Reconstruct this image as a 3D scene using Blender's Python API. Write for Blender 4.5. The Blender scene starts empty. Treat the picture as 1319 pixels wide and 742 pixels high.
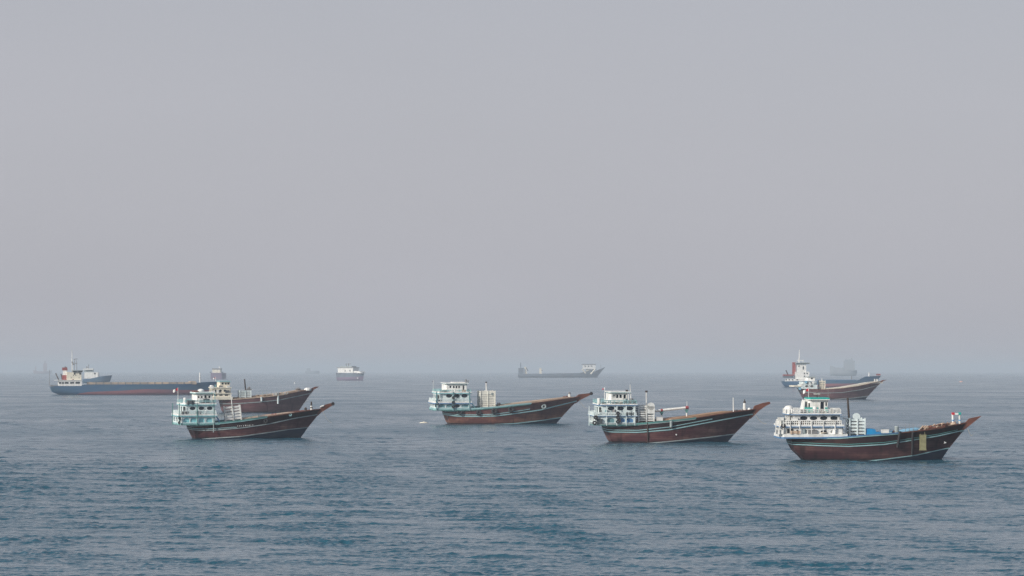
import bpy, math, random
import numpy as np
from mathutils import Vector, Matrix

# ------------------------------------------------------------------ camera, sky, sun, exposure
random.seed(7)
scene = bpy.context.scene
COL = scene.collection
F, CXP, HOR, EYE = 4000.0, 659.5, 477.3, 12.0        # focal length / principal column / horizon row of the photo, eye height in metres

cam_data = bpy.data.cameras.new('camera')
cam_data.sensor_width = 36.0
cam_data.lens = 36.0 * F / 1319.0
cam_data.shift_y = (HOR - 371.0) / 1319.0
cam_data.clip_start, cam_data.clip_end = 1.0, 60000.0
cam = bpy.data.objects.new('camera', cam_data)
COL.objects.link(cam)
cam.location = (0, 0, EYE)
cam.rotation_euler = (math.radians(90), 0, 0)
scene.camera = cam

TO_SUN = Vector((-0.70, -0.56, 0.50)).normalized()
world = bpy.data.worlds.new('World')
scene.world = world
world.use_nodes = True
wn, wl_ = world.node_tree.nodes, world.node_tree.links
wn.clear()
sky = wn.new('ShaderNodeTexSky')
sky.sky_type = 'NISHITA'
sky.sun_disc = False
sky.sun_elevation = math.asin(TO_SUN.z)
sky.sun_rotation = math.atan2(TO_SUN.x, TO_SUN.y)
sky.air_density, sky.dust_density, sky.ozone_density = 1.0, 4.0, 1.0
sky.altitude = 0
SKY_STRENGTH = 0.10
veil = wn.new('ShaderNodeMix'); veil.data_type = 'RGBA'
veil.inputs['Factor'].default_value = 0.80          # thick summer haze over the whole sky
veil.inputs['B'].default_value = (5.22, 5.20, 5.72, 1)
bg = wn.new('ShaderNodeBackground')
bg.inputs['Strength'].default_value = SKY_STRENGTH
wo = wn.new('ShaderNodeOutputWorld')
# the haze veil thins towards the zenith, with faint unevenness
wtc = wn.new('ShaderNodeTexCoord'); wsep = wn.new('ShaderNodeSeparateXYZ'); wmr = wn.new('ShaderNodeMapRange')
wmr.inputs['From Min'].default_value = 0.085; wmr.inputs['From Max'].default_value = 0.55
wmr.inputs['To Min'].default_value = 0.82; wmr.inputs['To Max'].default_value = 0.15
wmp = wn.new('ShaderNodeMapping'); wmp.inputs['Scale'].default_value = (5, 5, 16)
wnz = wn.new('ShaderNodeTexNoise'); wnz.inputs['Scale'].default_value = 1.0; wnz.inputs['Detail'].default_value = 3
wadd = wn.new('ShaderNodeMath'); wadd.operation = 'MULTIPLY_ADD'; wadd.inputs[1].default_value = 0.12
wl_.new(wtc.outputs['Generated'], wsep.inputs['Vector']); wl_.new(wsep.outputs['Z'], wmr.inputs['Value'])
wl_.new(wtc.outputs['Generated'], wmp.inputs['Vector']); wl_.new(wmp.outputs['Vector'], wnz.inputs['Vector'])
wl_.new(wnz.outputs['Fac'], wadd.inputs[0]); wl_.new(wmr.outputs['Result'], wadd.inputs[2])
wsub = wn.new('ShaderNodeMath'); wsub.operation = 'SUBTRACT'; wsub.inputs[1].default_value = 0.06
wl_.new(wadd.outputs['Value'], wsub.inputs[0]); wl_.new(wsub.outputs['Value'], veil.inputs['Factor'])
wl_.new(sky.outputs['Color'], veil.inputs['A'])
wl_.new(veil.outputs['Result'], bg.inputs['Color'])
wl_.new(bg.outputs['Background'], wo.inputs['Surface'])

sun_data = bpy.data.lights.new('sun', 'SUN')
sun_data.energy = 3.6
sun_data.angle = math.radians(2.0)
sun_data.color = (1.0, 0.95, 0.88)
sun = bpy.data.objects.new('sun', sun_data)
COL.objects.link(sun)
sun.rotation_euler = TO_SUN.to_track_quat('Z', 'Y').to_euler()
sun.location = TO_SUN * 500

scene.view_settings.view_transform = 'Standard'
scene.view_settings.look = 'None'
scene.view_settings.exposure = 0.0
scene.view_settings.gamma = 1.0
scene.view_settings.use_curve_mapping = False
scene.render.engine = 'CYCLES'
scene.cycles.use_denoising = True
scene.cycles.denoising_prefilter = 'NONE'
scene.cycles.max_bounces = 6
scene.cycles.volume_bounces = 2
scene.cycles.transparent_max_bounces = 8

# ------------------------------------------------------------------ materials
def rgb(r, g, b):
    """sRGB 0-255 to linear"""
    f = lambda c: ((c / 255 + 0.055) / 1.055) ** 2.4 if c > 10 else c / 255 / 12.92
    return (f(r), f(g), f(b), 1)

def mat(name, base, rough=0.6, base2=None, scale=(1, 1, 1), detail=4, lo=0.35, hi=0.65, metal=0.0, spec=0.4):
    m = bpy.data.materials.new(name)
    m.use_nodes = True
    nt = m.node_tree
    p = nt.nodes['Principled BSDF']
    p.inputs['Roughness'].default_value = rough
    p.inputs['Metallic'].default_value = metal
    p.inputs['Specular IOR Level'].default_value = spec
    tc = nt.nodes.new('ShaderNodeTexCoord')
    mp = nt.nodes.new('ShaderNodeMapping')
    mp.inputs['Scale'].default_value = scale
    nz = nt.nodes.new('ShaderNodeTexNoise')
    nz.inputs['Scale'].default_value = 1.0
    nz.inputs['Detail'].default_value = detail
    nz.inputs['Roughness'].default_value = 0.6
    mr = nt.nodes.new('ShaderNodeMapRange')
    mr.inputs['From Min'].default_value = lo
    mr.inputs['From Max'].default_value = hi
    mx = nt.nodes.new('ShaderNodeMix'); mx.data_type = 'RGBA'
    if base2 is None:
        base2 = tuple(c * 0.72 for c in base[:3]) + (1,)
    mx.inputs['A'].default_value = base
    mx.inputs['B'].default_value = base2
    nt.links.new(tc.outputs['Object'], mp.inputs['Vector'])
    nt.links.new(mp.outputs['Vector'], nz.inputs['Vector'])
    nt.links.new(nz.outputs['Fac'], mr.inputs['Value'])
    nt.links.new(mr.outputs['Result'], mx.inputs['Factor'])
    nt.links.new(mx.outputs['Result'], p.inputs['Base Color'])
    return m

def wood_hull(name, dark, light, stain, plank=3.2):
    """planked and weathered hull: horizontal plank seams, worn lighter patches, vertical run-off stains"""
    m = mat(name, dark, 0.55, light, (0.16, 0.16, 0.45), 6, 0.44, 0.66, spec=0.25)
    nt = m.node_tree
    p = nt.nodes['Principled BSDF']
    first = p.inputs['Base Color'].links[0].from_socket
    tc = nt.nodes['Texture Coordinate']
    # run-off stains: stretched downwards
    mp = nt.nodes.new('ShaderNodeMapping'); mp.inputs['Scale'].default_value = (1.1, 1.1, 0.10)
    nz = nt.nodes.new('ShaderNodeTexNoise'); nz.inputs['Scale'].default_value = 1.0; nz.inputs['Detail'].default_value = 5
    mr = nt.nodes.new('ShaderNodeMapRange'); mr.inputs['From Min'].default_value = 0.55; mr.inputs['From Max'].default_value = 0.75
    mr.inputs['To Max'].default_value = 0.75
    mx = nt.nodes.new('ShaderNodeMix'); mx.data_type = 'RGBA'; mx.inputs['B'].default_value = stain
    nt.links.new(tc.outputs['Object'], mp.inputs['Vector']); nt.links.new(mp.outputs['Vector'], nz.inputs['Vector'])
    nt.links.new(nz.outputs['Fac'], mr.inputs['Value']); nt.links.new(mr.outputs['Result'], mx.inputs['Factor'])
    nt.links.new(first, mx.inputs['A'])
    # plank seams
    mp2 = nt.nodes.new('ShaderNodeMapping'); mp2.inputs['Rotation'].default_value = (math.radians(90), 0, 0)
    br = nt.nodes.new('ShaderNodeTexBrick')
    br.inputs['Scale'].default_value = 1.0
    br.inputs['Brick Width'].default_value = 6.5
    br.inputs['Row Height'].default_value = 0.33
    br.inputs['Mortar Size'].default_value = 0.02
    br.inputs['Color1'].default_value = (1, 1, 1, 1); br.inputs['Color2'].default_value = (0.74, 0.72, 0.72, 1); br.inputs['Mortar'].default_value = (0.35, 0.35, 0.35, 1)
    mul = nt.nodes.new('ShaderNodeMix'); mul.data_type = 'RGBA'; mul.blend_type = 'MULTIPLY'; mul.inputs['Factor'].default_value = 0.8
    nt.links.new(tc.outputs['Object'], mp2.inputs['Vector']); nt.links.new(mp2.outputs['Vector'], br.inputs['Vector'])
    nt.links.new(mx.outputs['Result'], mul.inputs['A']); nt.links.new(br.outputs['Color'], mul.inputs['B'])
    # wet weedy band at the waterline
    sp = nt.nodes.new('ShaderNodeSeparateXYZ'); nt.links.new(tc.outputs['Object'], sp.inputs['Vector'])
    wv = nt.nodes.new('ShaderNodeMath'); wv.operation = 'MULTIPLY_ADD'; wv.inputs[1].default_value = -0.5
    nt.links.new(nz.outputs['Fac'], wv.inputs[0]); nt.links.new(sp.outputs['Z'], wv.inputs[2])
    wr = nt.nodes.new('ShaderNodeMapRange'); wr.inputs['From Min'].default_value = -0.08; wr.inputs['From Max'].default_value = 0.12
    wr.inputs['To Min'].default_value = 0.85; wr.inputs['To Max'].default_value = 0.0
    nt.links.new(wv.outputs['Value'], wr.inputs['Value'])
    wx = nt.nodes.new('ShaderNodeMix'); wx.data_type = 'RGBA'; wx.inputs['B'].default_value = (0.022, 0.024, 0.026, 1)
    nt.links.new(wr.outputs['Result'], wx.inputs['Factor']); nt.links.new(mul.outputs['Result'], wx.inputs['A'])
    nt.links.new(wx.outputs['Result'], p.inputs['Base Color'])
    return m

M = {}
def K(key, *a, **k): M[key] = mat(key, *a, **k)
K('white_paint', (0.78, 0.79, 0.77, 1), 0.5, (0.46, 0.45, 0.41, 1), (1.3, 1.3, 0.8), 6, lo=0.46, hi=0.8)
K('shade_teal', (0.10, 0.23, 0.26, 1), 0.6, (0.22, 0.36, 0.38, 1), (1.2, 1.2, 1.2), lo=0.45, hi=0.6)
K('boom_red', (0.34, 0.06, 0.07, 1), 0.6)
K('cool_white_paint', (0.69, 0.77, 0.77, 1), 0.5, (0.36, 0.48, 0.50, 1), (1.3, 1.3, 0.8), 6, lo=0.45, hi=0.8)
K('crate_white', (0.80, 0.79, 0.71, 1), 0.6, (0.62, 0.60, 0.52, 1), (1, 1, 3), lo=0.45, hi=0.8)
K('ghost_rose', (0.40, 0.31, 0.33, 1), 0.7)  # part of the distance haze is mixed into this colour
K('ghost_grey', (0.31, 0.35, 0.39, 1), 0.7)  # paled beyond the real air, haze fading put into the colour
K('cream_paint', (0.74, 0.70, 0.58, 1), 0.55, (0.52, 0.47, 0.38, 1), (0.6, 0.6, 1.5), lo=0.5, hi=0.8)
K('aqua_paint', (0.26, 0.58, 0.63, 1), 0.5, (0.17, 0.42, 0.47, 1), (0.8, 0.8, 2), lo=0.45, hi=0.75)
K('teal_paint', (0.02, 0.42, 0.36, 1), 0.5, (0.02, 0.30, 0.27, 1), (0.8, 0.8, 2))
K('pale_aqua_trim', (0.34, 0.55, 0.57, 1), 0.5, (0.22, 0.38, 0.40, 1), (0.5, 0.5, 2))
K('green_trim', (0.10, 0.28, 0.26, 1), 0.5, (0.07, 0.18, 0.18, 1), (0.5, 0.5, 2))
K('grey_trim', (0.36, 0.42, 0.42, 1), 0.6, (0.20, 0.24, 0.25, 1), (0.6, 0.6, 2))
K('blue_trim', (0.10, 0.24, 0.45, 1), 0.5, (0.07, 0.17, 0.32, 1), (0.5, 0.5, 2))
K('navy_bottom', (0.018, 0.028, 0.060, 1), 0.55, (0.035, 0.045, 0.07, 1), (0.4, 0.4, 1))
K('dark_glass', (0.012, 0.018, 0.028, 1), 0.15, (0.02, 0.03, 0.04, 1), (2, 2, 2), spec=0.5)
K('dark_inside', (0.06, 0.075, 0.085, 1), 0.8, (0.14, 0.15, 0.15, 1), (0.8, 0.8, 1.5), lo=0.45, hi=0.6)
K('pale_inside', (0.42, 0.44, 0.43, 1), 0.8, (0.07, 0.08, 0.09, 1), (0.9, 0.9, 0.9), lo=0.5, hi=0.58)
K('rubber', (0.02, 0.02, 0.024, 1), 0.8, (0.04, 0.04, 0.045, 1), (3, 3, 3))
K('black_iron', (0.035, 0.028, 0.026, 1), 0.6, (0.06, 0.04, 0.03, 1), (2, 2, 2))
K('grey_metal', (0.25, 0.26, 0.27, 1), 0.5, (0.16, 0.15, 0.15, 1), (1, 1, 1))
K('deck_wood', (0.42, 0.26, 0.16, 1), 0.75, (0.28, 0.17, 0.11, 1), (0.5, 2, 2))
K('pale_wood', (0.55, 0.43, 0.33, 1), 0.75, (0.36, 0.26, 0.19, 1), (0.6, 3, 3))
K('prow_wood', (0.19, 0.070, 0.045, 1), 0.55, (0.11, 0.042, 0.030, 1), (0.5, 1, 2))
K('yellow_pad', (0.28, 0.27, 0.15, 1), 0.8, (0.19, 0.18, 0.10, 1), (2, 2, 3))
K('blue_tarp', (0.01, 0.30, 0.62, 1), 0.5, (0.02, 0.22, 0.50, 1), (1, 1, 1))
K('pale_blue_tarp', (0.25, 0.50, 0.66, 1), 0.55, (0.16, 0.36, 0.52, 1), (0.9, 0.9, 0.9))
K('red_cloth', (0.60, 0.03, 0.05, 1), 0.7, (0.45, 0.02, 0.04, 1), (2, 2, 2))
K('green_cloth', (0.03, 0.30, 0.13, 1), 0.7, None, (2, 2, 2))
K('rust_red', (0.30, 0.07, 0.06, 1), 0.65, (0.20, 0.05, 0.05, 1), (0.3, 0.3, 0.6))
K('rope', (0.40, 0.36, 0.29, 1), 0.9)
K('ship_blue', (0.060, 0.130, 0.205, 1), 0.5, (0.03, 0.10, 0.22, 1), (0.08, 0.08, 0.4), lo=0.4, hi=0.7)
K('ship_red_bottom', (0.28, 0.11, 0.125, 1), 0.6, (0.15, 0.10, 0.14, 1), (0.05, 0.05, 0.5), lo=0.35, hi=0.7)
K('ship_grey', (0.13, 0.18, 0.23, 1), 0.6, (0.09, 0.10, 0.13, 1), (0.1, 0.1, 0.3))
K('ship_plum', (0.17, 0.12, 0.19, 1), 0.6, (0.13, 0.10, 0.16, 1), (0.1, 0.1, 0.3))
K('hatch_tan', (0.48, 0.38, 0.28, 1), 0.7, (0.30, 0.26, 0.22, 1), (0.10, 0.3, 0.3), lo=0.4, hi=0.6)
K('orange_float', (0.75, 0.42, 0.33, 1), 0.6)
M['hull_dark'] = wood_hull('dark_brown_planking', (0.064, 0.028, 0.034, 1), (0.175, 0.090, 0.082, 1), (0.018, 0.012, 0.014, 1))
M['hull_red'] = wood_hull('red_brown_planking', (0.108, 0.042, 0.047, 1), (0.27, 0.14, 0.118, 1), (0.035, 0.015, 0.017, 1))
M['hull_faded'] = wood_hull('faded_brown_planking', (0.14, 0.055, 0.049, 1), (0.38, 0.185, 0.125, 1), (0.05, 0.025, 0.028, 1))
M['hull_plum'] = wood_hull('weathered_brown_planking', (0.14, 0.068, 0.078, 1), (0.22, 0.12, 0.12, 1), (0.05, 0.022, 0.03, 1))
M['bulwark_dark'] = wood_hull('bulwark_planking', (0.035, 0.020, 0.022, 1), (0.095, 0.04, 0.036, 1), (0.02, 0.014, 0.016, 1))

# ------------------------------------------------------------------ mesh building helpers
class MB:
    def __init__(self): self.v, self.f, self.m = [], [], []
    def add(self, vs, fs, mi=0):
        o = len(self.v)
        self.v += [tuple(v) for v in vs]
        for f in fs:
            self.f.append(tuple(i + o for i in f)); self.m.append(mi)
    def box(self, a, b, mi=0):
        (x0, y0, z0), (x1, y1, z1) = a, b
        vs = [(x0,y0,z0),(x1,y0,z0),(x1,y1,z0),(x0,y1,z0),(x0,y0,z1),(x1,y0,z1),(x1,y1,z1),(x0,y1,z1)]
        self.add(vs, [(0,3,2,1),(4,5,6,7),(0,1,5,4),(1,2,6,5),(2,3,7,6),(3,0,4,7)], mi)
    def plan(self, pts, z0, z1, mi=0):
        """extrude a plan outline (x, y) (counter-clockwise) from z0 to z1"""
        n = len(pts)
        self.add([(x,y,z0) for x,y in pts] + [(x,y,z1) for x,y in pts],
                 [tuple(range(n-1,-1,-1)), tuple(range(n,2*n))] + [(i,(i+1)%n,n+(i+1)%n,n+i) for i in range(n)], mi)
    def profile(self, pts, y0, y1, mi=0):
        """extrude a side outline (x, z) from y0 to y1"""
        n = len(pts)
        self.add([(x,y0,z) for x,z in pts] + [(x,y1,z) for x,z in pts],
                 [tuple(range(n)), tuple(range(2*n-1,n-1,-1))] + [(i,n+i,n+(i+1)%n,(i+1)%n) for i in range(n)], mi)
    def tube(self, p0, p1, r0, r1=None, n=8, mi=0):
        r1 = r0 if r1 is None else r1
        p0, p1 = Vector(p0), Vector(p1)
        d = (p1 - p0).normalized()
        a = d.orthogonal().normalized(); b = d.cross(a)
        vs = []
        for p, r in ((p0, r0), (p1, r1)):
            for k in range(n):
                t = 2*math.pi*k/n
                vs.append(p + a*math.cos(t)*r + b*math.sin(t)*r)
        self.add(vs, [(k,(k+1)%n,n+(k+1)%n,n+k) for k in range(n)] + [tuple(range(n-1,-1,-1)), tuple(range(n,2*n))], mi)
    def path(self, pts, r, n=6, mi=0):
        for a, b in zip(pts, pts[1:]): self.tube(a, b, r, r, n, mi)
    def lathe(self, c, prof, n=16, mi=0, axis='z'):
        """prof: list of (radius, height)"""
        c = Vector(c); vs = []
        for r, h in prof:
            for k in range(n):
                t = 2*math.pi*k/n
                if axis == 'z': vs.append(c + Vector((r*math.cos(t), r*math.sin(t), h)))
                else: vs.append(c + Vector((r*math.cos(t), h, r*math.sin(t))))
        fs = []
        for i in range(len(prof)-1):
            for k in range(n):
                fs.append((i*n+k, i*n+(k+1)%n, (i+1)*n+(k+1)%n, (i+1)*n+k))
        fs += [tuple(range(n-1,-1,-1)), tuple(range((len(prof)-1)*n, len(prof)*n))]
        self.add(vs, fs, mi)
    def torus(self, c, R, r, tilt=None, n=20, k=8, mi=0):
        """ring facing the y axis, optionally turned by a matrix"""
        vs, fs = [], []
        for i in range(n):
            a = 2*math.pi*i/n
            for j in range(k):
                b = 2*math.pi*j/k
                v = Vector(((R+r*math.cos(b))*math.cos(a), r*math.sin(b), (R+r*math.cos(b))*math.sin(a)))
                if tilt: v = tilt @ v
                vs.append(Vector(c)+v)
        for i in range(n):
            for j in range(k):
                fs.append((i*k+j, ((i+1)%n)*k+j, ((i+1)%n)*k+(j+1)%k, i*k+(j+1)%k))
        self.add(vs, fs, mi)
    def panel(self, A, B, z0, z1, th, ops, mi=0):
        """wall from plan point A to plan point B (outside on the right hand of A->B) with openings
        ops: (u, z, ru, rz, kind) kind = ellipse / arch / rect; returns the openings' frames for panes"""
        A, B = Vector((A[0], A[1], 0)), Vector((B[0], B[1], 0))
        L = (B-A).length; d = (B-A)/L; nrm = Vector((d.y, -d.x, 0))
        P = lambda u, z, dep: A + d*u - nrm*dep + Vector((0,0,z))
        ops = sorted(ops)
        if not ops:
            self.add([P(u,z,q) for q in (0,th) for u,z in ((0,z0),(L,z0),(L,z1),(0,z1))],
                     [(0,1,2,3),(7,6,5,4),(0,4,5,1),(1,5,6,2),(2,6,7,3),(3,7,4,0)], mi)
            return
        bounds = [0.0] + [((a[0]+a[2])+(b[0]-b[2]))/2 for a,b in zip(ops, ops[1:])] + [L]
        for (u,z,ru,rz,kind), ua, ub in zip(ops, bounds, bounds[1:]):
            corners = [math.atan2(zz-z, uu-u) for uu in (ua,ub) for zz in (z0,z1)]
            angs = sorted(set([2*math.pi*i/20 - math.pi for i in range(20)] + corners))
            out, inn = [], []
            for t in angs:
                c, s = math.cos(t), math.sin(t)
                ks = []
                if c > 1e-9: ks.append((ub-u)/c)
                if c < -1e-9: ks.append((ua-u)/c)
                if s > 1e-9: ks.append((z1-z)/s)
                if s < -1e-9: ks.append((z0-z)/s)
                k = min(ks)
                out.append((u+c*k, z+s*k))
                if kind == 'ellipse' or (kind == 'arch' and s > 0):
                    q = 1/math.sqrt((c/ru)**2+(s/rz)**2)
                else:
                    q = min([ru/abs(c)] if abs(c) > 1e-9 else [9]) if abs(c)*rz > abs(s)*ru else rz/abs(s)
                inn.append((u+c*q, z+s*q))
            n = len(angs)
            vs = [P(*p,0) for p in out] + [P(*p,0) for p in inn] + [P(*p,th) for p in inn] + [P(*p,th) for p in out]
            fs = []
            for i in range(n):
                j = (i+1) % n
                fs += [(i,j,n+j,n+i), (n+i,n+j,2*n+j,2*n+i), (2*n+i,2*n+j,3*n+j,3*n+i), (3*n+i,3*n+j,j,i)]
            self.add(vs, fs, mi)
    def build(self, name, mats, parent=None, smooth=False, world=None, centre=None):
        me = bpy.data.meshes.new(name)
        vs = self.v
        if centre is not None:
            vs = [tuple(Vector(v)-Vector(centre)) for v in vs]
        me.from_pydata(vs, [], self.f)
        for m in (mats if isinstance(mats, (list, tuple)) else [mats]): me.materials.append(m)
        me.polygons.foreach_set('material_index', self.m)
        if smooth: me.polygons.foreach_set('use_smooth', [True]*len(self.f))
        me.update()
        o = bpy.data.objects.new(name, me)
        COL.objects.link(o)
        if parent is not None: o.parent = parent
        if world is not None: o.matrix_world = world @ Matrix.Translation(Vector(centre or (0,0,0)))
        return o

def tag(o, label=None, cat=None, group=None, kind=None):
    for k, v in (('label', label), ('category', cat), ('group', group), ('kind', kind)):
        if v: o[k] = v
    return o

# ------------------------------------------------------------------ the setting: sea and haze
SEA_R = 24000.0
def build_sea():
    rng = np.random.default_rng(11)
    # radial rows: coarse near the foot of the viewpoint, dense where the picture sees water, coarse again far out
    r = list(np.geomspace(2.0, 150.0, 50)[:-1])
    R = 150.0
    while R < 420: r.append(R); R *= 1.0006
    while R < 1500: r.append(R); R *= 1.0009
    while R < 4200: r.append(R); R *= 1.0035
    while R < SEA_R: r.append(R); R *= 1.04
    r.append(SEA_R); r = np.array(r)
    fine = np.arange(-0.215, 0.2151, 0.00045)
    side = np.concatenate([np.arange(0.215, 0.42, 0.004)[1:], np.linspace(0.42, math.pi, 40)[:-1]])
    th = np.concatenate([-side[::-1], fine, side, [math.pi]])       # angle from +Y, clockwise
    nr, nt = len(r), len(th)
    RR, TT = np.meshgrid(r, th, indexing='ij')
    X = RR*np.sin(TT); Y = RR*np.cos(TT)
    dr = np.gradient(r)[:, None]
    spacing = np.maximum(dr, 0.02) * np.ones_like(X)
    main = math.radians(-108)                                        # waves run towards the viewer and a little left
    gust = 1 + 0.20*np.sin(X/37 + 1.3*np.sin(Y/90+1) + 0.7)*np.sin(Y/61 + np.sin(X/70)) + 0.10*np.sin(X/13 + 2*np.sin(Y/31))
    env = []                                                         # wavelets come in bunches
    for g_ in range(4):
        e = np.zeros_like(X)
        for q_ in range(9):
            L_ = rng.uniform(3, 22); a_ = main + rng.normal(0, 0.7)
            e += np.sin(2*math.pi/L_*(math.cos(a_)*X + math.sin(a_)*Y) + rng.uniform(0, 6.28))
        env.append(np.clip(np.exp(0.85*e/2.12 - 0.25), 0.2, 3.0))
    Z = np.zeros_like(X); DX = np.zeros_like(X); DY = np.zeros_like(X)
    N = 110
    lam = np.geomspace(0.40, 16.0, N) * rng.uniform(0.95, 1.05, N)
    lost = np.zeros_like(X); total = 0.0
    for i in range(N):
        k = 2*math.pi/lam[i]
        a = main + rng.normal(0, math.radians(56))
        kx, ky = k*math.cos(a), k*math.sin(a)
        slope = 0.0245 * (1.0 if lam[i] < 1.15 else (1.15/lam[i])**0.8 if lam[i] < 6 else (1.15/6)**0.8*(6/lam[i])**1.4)
        amp = slope/k
        fade = np.clip((lam[i]/spacing - 2.2)/2.5, 0, 1)
        lost += (1-fade**2)*slope**2/2; total += slope**2/2
        ph = kx*X + ky*Y + rng.uniform(0, 2*math.pi)
        A = amp*fade*gust*env[i % len(env)]
        ph -= 0.7*np.sin(ph)                                         # steeper on the lee face
        s, c = np.sin(ph), np.cos(ph)
        Z += A*s
        DX += A*c*math.cos(a)*0.8; DY += A*c*math.sin(a)*0.8          # sharpen the crests
    X = X + DX; Y = Y + DY
    # ripples too small for the mesh at their distance count as micro-roughness
    rms = np.sqrt(lost + 0.01**2)
    ripple = np.append(np.clip(0.42*np.sqrt(1.414*rms), 0.06, 0.20).ravel(), 0.3).astype(np.float32)
    print('slope rms', math.sqrt(total), 'roughness', ripple.min(), ripple.max())
    co = np.stack([X, Y, Z], -1).reshape(-1, 3).astype(np.float32)
    co = np.vstack([co, [[0, 0, 0]]]).astype(np.float32)
    i0 = np.arange(nr-1)[:, None]*nt; j = np.arange(nt)[None, :]; j1 = (j+1) % nt
    q = np.stack([i0+j, i0+nt+j, i0+nt+j1, i0+j1], -1).reshape(-1, 4)   # upward winding
    tri = np.stack([np.full(nt, nr*nt), np.arange(nt), (np.arange(nt)+1) % nt], -1)
    nq = len(q)
    me = bpy.data.meshes.new('sea')
    me.vertices.add(len(co)); me.vertices.foreach_set('co', co.ravel())
    me.loops.add(nq*4 + nt*3)
    me.loops.foreach_set('vertex_index', np.concatenate([q.ravel(), tri.ravel()]).astype(np.int32))
    me.polygons.add(nq+nt)
    me.polygons.foreach_set('loop_start', np.concatenate([np.arange(nq)*4, nq*4+np.arange(nt)*3]).astype(np.int32))
    me.polygons.foreach_set('use_smooth', np.ones(nq+nt, dtype=bool))
    me.update(calc_edges=True)
    at = me.attributes.new('ripple', 'FLOAT', 'POINT'); at.data.foreach_set('value', ripple)
    o = bpy.data.objects.new('sea', me); COL.objects.link(o)
    m = bpy.data.materials.new('sea_water'); m.use_nodes = True
    nt_ = m.node_tree; p = nt_.nodes['Principled BSDF']
    p.inputs['Base Color'].default_value = (0.017, 0.080, 0.120, 1)
    ra = nt_.nodes.new('ShaderNodeAttribute'); ra.attribute_name = 'ripple'
    # wind patches ruffle the surface unevenly
    gm = nt_.nodes.new('ShaderNodeMapping'); gm.inputs['Scale'].default_value = (0.022, 0.011, 1)
    gn = nt_.nodes.new('ShaderNodeTexNoise'); gn.inputs['Scale'].default_value = 1.0; gn.inputs['Detail'].default_value = 6; gn.inputs['Roughness'].default_value = 0.65
    gr = nt_.nodes.new('ShaderNodeMapRange'); gr.inputs['From Min'].default_value = 0.3; gr.inputs['From Max'].default_value = 0.7; gr.inputs['To Min'].default_value = 0.45; gr.inputs['To Max'].default_value = 1.6
    gx = nt_.nodes.new('ShaderNodeMath'); gx.operation = 'MULTIPLY'
    gt = nt_.nodes.new('ShaderNodeTexCoord')
    nt_.links.new(gt.outputs['Object'], gm.inputs['Vector']); nt_.links.new(gm.outputs['Vector'], gn.inputs['Vector'])
    nt_.links.new(gn.outputs['Fac'], gr.inputs['Value']); nt_.links.new(gr.outputs['Result'], gx.inputs[0]); nt_.links.new(ra.outputs['Fac'], gx.inputs[1])
    nt_.links.new(gx.outputs['Value'], p.inputs['Roughness'])
    p.inputs['IOR'].default_value = 1.333
    tc = nt_.nodes.new('ShaderNodeTexCoord')
    prev = None
    for sc, dist, st in ((3.4, 0.060, 0.6), (0.8, 0.16, 0.6)):
        mp = nt_.nodes.new('ShaderNodeMapping'); mp.inputs['Scale'].default_value = (0.75, 1.25, 1)
        nz = nt_.nodes.new('ShaderNodeTexNoise'); nz.inputs['Scale'].default_value = sc; nz.inputs['Detail'].default_value = 3
        b = nt_.nodes.new('ShaderNodeBump'); b.inputs['Distance'].default_value = dist; b.inputs['Strength'].default_value = st
        nt_.links.new(tc.outputs['Object'], mp.inputs['Vector']); nt_.links.new(mp.outputs['Vector'], nz.inputs['Vector'])
        nt_.links.new(nz.outputs['Fac'], b.inputs['Height'])
        if prev: nt_.links.new(prev.outputs['Normal'], b.inputs['Normal'])
        prev = b
    nt_.links.new(prev.outputs['Normal'], p.inputs['Normal'])
    me.materials.append(m)
    tag(o, kind='structure')
build_sea()

HAZE_DENSITY = 1.35e-4
HAZE_COLOR = (0.71, 0.795, 0.88, 1)
def build_haze():
    b = MB(); h = SEA_R + 600
    b.box((-h, -h, -1.6), (h, h, 48.0))
    m = bpy.data.materials.new('haze_air'); m.use_nodes = True
    nt = m.node_tree; nt.nodes.clear()
    v = nt.nodes.new('ShaderNodeVolumePrincipled')
    v.inputs['Color'].default_value = HAZE_COLOR
    v.inputs['Density'].default_value = HAZE_DENSITY
    v.inputs['Anisotropy'].default_value = 0.0
    out = nt.nodes.new('ShaderNodeOutputMaterial')
    nt.links.new(v.outputs['Volume'], out.inputs['Volume'])
    tag(b.build('haze', m), kind='stuff')
build_haze()

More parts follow.
